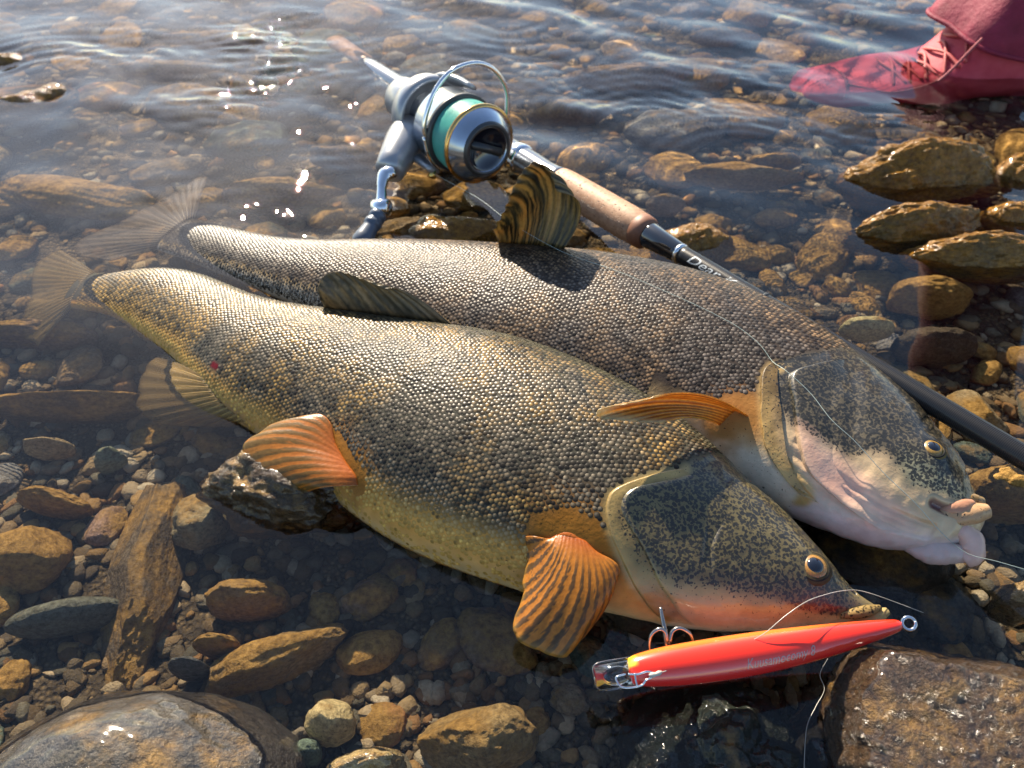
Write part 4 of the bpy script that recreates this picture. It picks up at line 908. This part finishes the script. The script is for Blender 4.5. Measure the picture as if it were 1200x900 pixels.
# ------------------------------------------------------------------ reel
ra = rod_a + .060 * toc; tt = np.linspace(-.4, .2, 2401); q = proj(ra + tt[:, None] * A); RO = ra + tt[np.argmin(np.hypot(q[:, 0] - 563, q[:, 1] - 170))] * A; RO = on_plane(563, 170, RO, _W)
VV = toc; WW = np.cross(A, VV); WW = WW if (proj(RO + .01 * WW) - proj(RO))[1] > 0 else -WW
reel = thing('spinning_reel', 'grey and silver spinning reel wound with teal line, mounted on the rod', 'fishing reel', RO)
def rl(name, prof, mat, parent=reel, n=64, closed=True): return part(name, *lathe(prof, RO, A, VV, n, closed), M[mat], parent)
body = part('body', *lathe([(-.138, .004), (-.136, .013), (-.128, .0175), (-.112, .0185), (-.10, .019), (-.088, .021), (-.080, .020)], RO - .004 * VV, A, VV, 40), M['reel'], reel)
part('stem', *tube(catmull([RO - .105 * A - .012 * VV, RO - .10 * A - .03 * VV, RO - .092 * A - .048 * VV], 14), [.011, .0065, .0075], 16, (.6, 1.2)), M['reel'], reel)
part('foot', *boxm(RO - .075 * A - .0485 * VV, (A, WW, VV), (.036, .005, .003), .5), M['reel_dark'], reel)
rot = rl('rotor', [(-.090, .016), (-.090, .0265), (-.086, .0295), (-.078, .0305), (-.070, .0300), (-.0695, .0270), (-.078, .0240), (-.078, .019)], 'reel')
rl('rotor_neck', [(-.084, .0175), (-.060, .0185), (-.052, .020), (-.050, .0185)], 'skirt')
def arm(sgn, pts, wd, th):
    P = catmull([RO + x * A + sgn * r * WW + y * VV for x, r, y in pts], 20); return tube(P, np.interp(np.linspace(0, 1, 20), np.linspace(0, 1, len(wd)), wd), 14, (1.0, th), WW)
ra_ = part('rotor_arm', *arm(1, [(-.088, .024, .0), (-.076, .0305, .002), (-.058, .0335, .004), (-.040, .0345, .006), (-.028, .0345, .007)], [.0085, .0105, .0100, .0090, .0060], .42), M['reel'], reel)
part('rotor_arm', *arm(-1, [(-.088, .024, .0), (-.076, .0305, .0), (-.058, .0335, .0), (-.042, .034, .0)], [.0085, .0095, .0080, .0045], .42), M['reel'], reel)
cv = RO - .066 * A + .0350 * WW + .003 * VV
part('arm_cover', *lathe([(-.003, .0098), (.0008, .0098), (.0020, .0088), (.0022, .0060), (.0010, .0055), (.0010, .0001)], cv, WW, A, 36), M['reel'], ra_)
part('screw', *lathe([(0, .0045), (.0024, .0045), (.0030, .0036), (.0022, .0012), (.0022, .0001)], cv, WW, A, 24), M['reel_dark'], ra_)
spool = rl('spool', [(-.053, .0180), (-.0535, .0275), (-.050, .0290), (-.030, .0290), (-.0285, .0296), (-.0255, .0296), (-.0250, .0235), (-.0030, .0235), (-.0030, .0285), (-.0005, .0288), (.0095, .0198), (.0105, .0190), (.0105, .0168), (.0030, .0165), (.0030, .0001)], 'skirt', n=72)
rl('spool_face', [(-.0002, .0278), (.0098, .0196), (.0112, .0192), (.0114, .0172), (.0106, .0168)], 'reel_dark', spool, 72, False)
rl('spool_rim', [(-.0036, .0272), (-.0038, .0290), (-.0022, .0300), (-.0004, .0297), (.0004, .0284)], 'gold', spool, 72)
rl('spool_band', [(-.0300, .0291), (-.0296, .0299), (-.0256, .0299), (-.0252, .0290)], 'reel_dark', spool, 72)
def thread_mat():
    b = NB('teal_line'); w = b.n('TexWave', wave_type='BANDS', bands_direction='X'); w.inputs['Scale'].default_value = 210; w.inputs['Distortion'].default_value = 3.0; w.inputs['Detail'].default_value = 3
    x = b.n('CombineXYZ'); b.l(b.attr('along', 'Fac'), x.inputs[0]); b.l(b.math('MULTIPLY', b.noise(60, 3, vec=b.coord()), .02), x.inputs[1]); b.l(x.outputs[0], w.inputs[0])
    b.set(Base_Color=b.mix(w.outputs['Fac'], (.02, .20, .17), (.09, .46, .38)), Roughness=.42, Normal=b.bump(w.outputs['Fac'], .0005)); return b.m
M['thread'] = thread_mat()
pr = [(-.0250, .0236)] + [(x, .0270 + .0006 * math.sin((x + .025) / .0218 * math.pi) + .00012 * (i % 2)) for i, x in enumerate(np.linspace(-.0248, -.0036, 60))] + [(-.0034, .0236)]
v, f = lathe(pr, RO, A, VV, 72); part('wound_line', v, f, M['thread'], spool, extra={'along': np.repeat([p[0] for p in pr], 72)})
rl('drag_knob', [(.0040, .0166), (.0095, .0166), (.0100, .0158), (.0062, .0150), (.0058, .0001)], 'knob', spool, 48)
bd = unit(np.cross(A, _U))
part('knob_bar', *boxm(RO + .0082 * A, (bd, np.cross(A, bd), A), (.0146, .0030, .0024), .5), M['reel_dark'], spool)
pl = RO - .030 * A
bw = [on_plane(x, y, pl, A) for x, y in ((505, 176), (497, 152), (501, 128), (513, 101), (531, 82), (556, 74), (575, 79), (588, 93), (594, 110), (594, 138))]
bail = part('bail_wire', *tube(catmull(bw, 60), [.0026, .0019, .0018, .0018, .0018, .0020, .0024], 12), M['chrome'], reel)
part('bail_arm', *tube(catmull([on_plane(497, 160, pl, A), on_plane(502, 178, pl, A), on_plane(509, 190, pl, A), on_plane(518, 198, pl, A)], 16), [.0024, .0042, .0046, .0026], 12, (1, .6)), M['chrome'], bail)
rp = on_plane(507, 203, pl, A); part('line_roller', *lathe([(-.004, .0018), (-.0035, .0036), (0, .0027), (.0035, .0036), (.004, .0018)], rp, unit(WW + .4 * A), VV, 24), M['brass'], reel)
hx0, hx1 = at(482, 150, .036), at(455, 203, .024)
hd = unit(hx1 - hx0); hl = np.linalg.norm(hx1 - hx0)
part('handle_hub', *lathe([(0, .013), (hl * .25, .0150), (hl * .30, .0143), (hl * .34, .0150), (hl * .80, .0125), (hl * .95, .0115), (hl, .0085)], hx0, hd, VV, 40), M['reel'], reel)
crank = part('crank_arm', *tube(catmull([at(461, 200, .028), at(452, 204, .027), at(448, 214, .024), at(447, 230, .018), at(447, 241, .014)], 24), [.0062, .0066, .0048, .0038, .0042, .0056], 16, (1, .75)), M['chrome'], reel)
part('crank_joint', *lathe([(-.007, .0035), (-.006, .0062), (.006, .0062), (.007, .0035)], at(447, 243, .0135), unit((1, -.3, .2)), np.array((0, 0, 1.)), 24), M['chrome'], crank)
k0, k1 = at(445, 249, .011), at(424, 283, .002); kd = unit(k1 - k0); kl = np.linalg.norm(k1 - k0)
part('handle_knob', *lathe([(0, .0050), (.002, .0064), (.006, .0066), (.0065, .0058), (.009, .0058), (.0095, .0067), (.013, .0067), (.0135, .0059), (.016, .0060), (.024, .0072), (kl, .0078), (kl + .006, .0055), (kl + .007, .001)], k0, kd, VV, 28), M['rubber'], reel)

# ------------------------------------------------------------------ lure
M['lure'] = pig_mat('lure_paint', .22, 0, 1.0)
def plastic():
    b = NB('clear_plastic'); b.set(Base_Color=(.93, .95, .95), Roughness=.05, IOR=1.45, Transmission_Weight=1.0); return b.m
M['plastic'] = plastic()
l0, l1 = at(736, 787, .021), at(1057, 732, .025); LA = unit(l1 - l0); LL = np.linalg.norm(l1 - l0)
lure = thing('fishing_lure', 'long red and orange minnow lure with a clear lip beside the golden fish head', 'fishing lure', l0)
lc = unit((CAM - (l0 + l1) / 2) - ((CAM - (l0 + l1) / 2) @ LA) * LA); lu = np.cross(lc, LA); lu = lu if lu[2] > 0 else -lu
LP = [(t_, r_ * .80) for t_, r_ in [(0, .0005), (.003, .0042), (.012, .0062), (.05, .0078), (.15, .0094), (.30, .0101), (.45, .0100), (.60, .0090), (.75, .0073), (.87, .0054), (.95, .0038), (.988, .0026), (1.0, .0006)]]
lt = np.unique(np.r_[np.linspace(0, .02, 8), np.linspace(.02, 1, 110)]); lr = catmull(np.array(LP) * [1, 30], 600) / [1, 30]; lrad = lambda t: np.interp(t / LL, lr[:, 0], lr[:, 1])
ang = np.linspace(0, 2 * np.pi, 64, endpoint=False); axis_pt = l0 + (lt * LL)[:, None] * LA + (.0014 * np.sin(lt * math.pi))[:, None] * -lu
RAD = lrad(lt * LL); V = axis_pt[:, None] + RAD[:, None, None] * (np.cos(ang)[None, :, None] * lc + 1.06 * np.sin(ang)[None, :, None] * lu)
sb = np.sin(ang)[None, :] + 0 * lt[:, None]; tb = lt[:, None] + 0 * ang[None, :]
red, org, yel, drk = np.array((.80, .028, .008)), np.array((.85, .20, .03)), np.array((.85, .52, .03)), np.array((.55, .012, .02))
k1_ = smooth(.58, .98, sb - .28 * smooth(.55, .95, tb)); cc = red * (1 - k1_[..., None]) + org * k1_[..., None]; k2 = smooth(-.25, -.75, sb) * .6; cc = cc * (1 - k2[..., None]) + drk * k2[..., None]  # orange back is part pigment, part sunlit top put into the colour
k3 = smooth(.038, .018, tb) * smooth(.2, .45, sb); cc = cc * (1 - k3[..., None]) + yel * k3[..., None]
ring = (np.abs(tb - .69) < .0025) * (sb > -.2); cc = cc * (1 - .6 * ring[..., None])
v = V.reshape(-1, 3); f = [tuple(x) for x in grid_faces(len(lt), 64, True)] + [tuple(range(64))[::-1], tuple(range((len(lt) - 1) * 64, len(lt) * 64))]
lb = part('lure_body', v, f, M['lure'], lure, col=cc.reshape(-1, 3))
V_, f_ = text_mesh('Kuusamocomy 8', .25); V_[:, 0] -= V_[:, 0].min(); sx = (.645 - .395) * LL / V_[:, 0].max(); t_ = .395 * LL + V_[:, 0] * sx; r_ = lrad(t_) + .00012; a_ = -.66 + V_[:, 1] * .0058 / r_
cp = l0 + t_[:, None] * LA + (.0014 * np.sin(t_ / LL * math.pi))[:, None] * -lu
M['print'] = simple('faded_silver_print', (.50, .26, .24), .3, .3)
part('lettering', cp + (np.cos(a_) * r_)[:, None] * lc + (1.06 * np.sin(a_) * r_)[:, None] * lu, f_, M['print'], lb, smooth_=False)
part('lure_eye', *dome(l0 + .005 * LA + .0020 * lu + .0032 * lc, unit(lc - .7 * LA + .3 * lu), .0016, .0008, 20), M['knob'], lb)
bb = unit(.96 * LA + .18 * lu); part('diving_lip', *boxm(l0 - .0055 * LA - .0008 * lu + .0006 * lc, (LA, lu, lc), (.0085, .0052, .0007), .9), M['plastic'], lure)
for sgn in (-1, 1): part('lip_rim', *tube(catmull([l0 + .002 * LA + sgn * .0052 * lu + .0006 * lc, l0 - .010 * LA + sgn * .0052 * lu + .0006 * lc, l0 - .0138 * LA + sgn * .0040 * lu + .0006 * lc, l0 - .0142 * LA + .0006 * lc], 16), .00045, 8), M['plastic'], lure)
cw = [(733, 790), (722, 794), (727, 804), (737, 806), (752, 803), (757, 797), (763, 794), (765, 789), (758, 787), (748, 790), (736, 790)]
part('snap_clip', *tube(catmull([l0 + 0 * LA + (on_plane(x, y, l0 + .0064 * lc, lc) - l0) for x, y in cw], 60), .00045, 8), M['chrome'], lure)
part('snap_clip', *tube(catmull([on_plane(x, y, l0 + .0068 * lc, lc) for x, y in ((744, 789), (745, 797), (747, 805))], 10), .0004, 6), M['chrome'], lure)
kn = on_plane(769, 790, l0 + .0072 * lc, lc); part('line_knot', *tube(catmull([kn - .003 * LA, kn, kn + .0025 * LA + .0006 * lu], 16), [.0005, .0012, .0008, .0011, .0004], 8), M['leader'], lure)
rg = l1 + .0030 * LA + .0002 * lc; part('tail_ring', *tube(np.array([rg + .0026 * (math.cos(a) * unit(LA + .3 * lc) + math.sin(a) * lu) for a in np.linspace(0, 6.4, 40)]), .00075, 10), M['chrome'], lure)
hz = .022
def hk(*p): return catmull([at(x, y, z) for x, y, z in p], 26)
hook = part('treble_hook', *join(tube(hk((774, 712, .030), (777, 728, .028), (781, 748, .024), (784, 768, .018)), [.0007, .0010, .0013, .0014], 10),
     tube(hk((782, 752, .024), (780, 741, .027), (773, 737, .028), (764, 743, .026), (761, 755, .022), (763, 770, .018)), [.0008, .0008, .0007, .0002], 8),
     tube(hk((785, 752, .024), (788, 740, .027), (797, 736, .028), (808, 742, .026), (812, 751, .023), (814, 760, .020)), [.0008, .0008, .0007, .0002], 8)), M['steel'], lure)

# ------------------------------------------------------------------ lines
def line(label, pts, r, mat): 
    P = catmull(pts, 140); o = obj('fishing_line', mesh('fishing_line', *tube(P, r, 6), M[mat])); return tag(o, label, 'line')
def ob(F, x, y, z=.03, off=.0006):
    p = on_body(F, x, y, off); return at(x, y, z) if p is None else p
line('thin pale line running from the reel over the darker fish and out of its mouth', [rp, at(560, 232, .042), at(600, 262, .046)] + [ob(FB, x, y, .05, .0009) for x, y in ((660, 297), (720, 318), (780, 343), (830, 366), (865, 385), (890, 405), (905, 425))] + [ob(FB, x, y, .05, .0062) for x, y in ((918, 442), (945, 468), (972, 498), (1000, 522))] + [ob(FB, x, y, .03, .0022) for x, y in ((1035, 556), (1070, 590), (1100, 622))] + [at(1132, 648, .022), at(1165, 657, .022), at(1200, 667, .022), at(1330, 705, .022)], .00016, 'cord')
lp = lambda x, y, o: on_plane(x, y, l0 + (lrad(.3 * LL) + o) * lc, lc)
line('curling clear leader from the lure clip across the snout of the golden fish', [kn, lp(805, 778, -.0015), lp(845, 765, -.0012), lp(872, 755, -.0035), lp(896, 742, .0), at(920, 722, .036), at(945, 705, .038), at(970, 696, .035), at(990, 692, .030), ob(FA, 1006, 692, .02, .001), at(1025, 697, .018), at(1050, 706, .010), at(1082, 718, .001)], .00017, 'leader')
line('loose end of line hanging from under the lure into the dark water', [at(970, 772, .010), at(961, 790, .004), at(966, 808, .002), at(956, 828, .001), at(946, 850, .001), at(943, 880, .001), at(942, 915, .001)], .00013, 'leader')

# ------------------------------------------------------------------ wading boot
def cloth_mat(name, c0, c1, bump=.0012):
    b = NB(name); v = b.coord(); n = b.noise(45, 6, .6, vec=v); b.set(Base_Color=b.mix(b.ramp(n, (.3, 0.), (.7, 1.)), c0, c1), Roughness=.65, Specular_IOR_Level=.25, Normal=b.bump(b.math('ADD', n, b.math('MULTIPLY', b.noise(900, 2, vec=v), .12)), bump)); return b.m
M['pink'] = cloth_mat('pink_boot', (.40, .035, .055), (.52, .075, .10)); M['shaded'] = cloth_mat('shaded_gaiter', (.15, .012, .030), (.25, .024, .055), .003); M['sole'] = simple('boot_sole', (.30, .06, .07), .7, 0, .3, 100); M['lace'] = simple('red_lace', (.42, .06, .06), .6, 0, .2, 300)  # gaiter pink is darkened: the leg's shaded side is in the colour
BX, BY = .292, .800
st = None; boot = thing('wading_boot', 'pink wading boot standing in the water with a maroon gaiter of darkened pink around the leg', 'boot', (BX + .2, BY + .02, 0))
st = [(0, .004, -.056, 0), (.006, .018, -.046, 0), (.02, .034, -.034, 0), (.05, .045, -.021, .0), (.09, .049, -.010, .002), (.125, .049, .004, .004), (.155, .050, .026, .008), (.18, .052, .055, .012), (.205, .053, .075, .015), (.235, .052, .078, .018), (.262, .046, .075, .020), (.275, .030, .070, .020), (.28, .01, .066, .02)]
st = [(x, w, t - .012, d) for x, w, t, d in st]; S2 = catmull(np.array(st), 46); V = []; m = 36; a = np.linspace(0, 2 * np.pi, m, endpoint=False)
for x, w, top, dy in S2:
    z0 = -.082; c_, s_ = np.cos(a), np.sin(a); e = .72
    V.append(np.stack([np.full(m, BX + x), BY + dy + w * np.sign(c_) * np.abs(c_) ** e, (top + z0) / 2 + (top - z0) / 2 * np.sign(s_) * np.abs(s_) ** .8], -1))
V = np.concatenate(V); part('foot', V, [tuple(q) for q in grid_faces(len(S2), m, True)] + [tuple(range(m))[::-1], tuple(range((len(S2) - 1) * m, len(S2) * m))], M['pink'], boot)
V = []
for x, w, top, dy in S2:
    V.append(np.stack([np.full(m, BX + x * 1.012 - .003), BY + dy + (w + .004) * np.sign(np.cos(a)) * np.abs(np.cos(a)) ** .7, -.084 + .010 * np.sin(a)], -1))
part('sole', np.concatenate(V), [tuple(q) for q in grid_faces(len(S2), m, True)] + [tuple(range(m))[::-1], tuple(range((len(S2) - 1) * m, len(S2) * m))], M['sole'], boot)
zz = np.linspace(0, 1, 60); ang = np.linspace(0, 2 * np.pi, 72, endpoint=False); V = []
for k in zz:
    z = .020 + .55 * k; r = .066 - .010 * smooth(0, .12, k) + .016 * smooth(.1, 1., k)
    fold = .0035 * np.sin(5 * ang + 6 * k) * (1 - .4 * k) + .003 * np.sin(3 * ang - 9 * k + 1) + .0022 * np.sin(26 * k + 1.5 * np.cos(ang))
    zed = z + (.014 * np.cos(ang - math.pi) if True else 0) * (1 - smooth(0, .1, k)); V.append(np.stack([BX + .205 + .22 * k + (r + fold) * np.cos(ang), BY + .020 + .02 * k + (r + fold) * np.sin(ang), zed], -1))
gt = part('gaiter', np.concatenate(V), [tuple(q) for q in grid_faces(60, 72, True)] + [tuple(range(59 * 72, 60 * 72))], M['shaded'], boot)
part('hem', *tube(np.concatenate([V[0], V[0][:1]]) + [0, 0, .001], .0024, 8), M['shaded'], gt)
bp = lambda x, y, dz=0: np.array([BX + x, BY + y, np.interp(x, [s[0] for s in st], [s[2] for s in st]) + dz])
for k in range(5):
    x = .095 + .016 * k; part('lace', *tube(catmull([bp(x, -.030, -.006), bp(x + .004, -.012, .002), bp(x + .010, .010, .003), bp(x + .012, .030, -.005)], 16), .0018, 8), M['lace'], boot)
    part('lace', *tube(catmull([bp(x + .012, -.030, -.006), bp(x + .006, -.008, .003), bp(x, .014, .003), bp(x + .002, .032, -.005)], 16), .0018, 8), M['lace'], boot)
part('toe_seam', *tube(catmull([bp(.045, -.044, -.014), bp(.052, -.020, .0015), bp(.055, .005, .002), bp(.05, .035, -.006)], 24), .0014, 6), M['sole'], boot)
part('side_seam', *tube(catmull([bp(.052, -.022, .001), bp(.09, -.040, -.008), bp(.13, -.044, .002), bp(.16, -.04, .020)], 24), .0014, 6), M['sole'], boot)
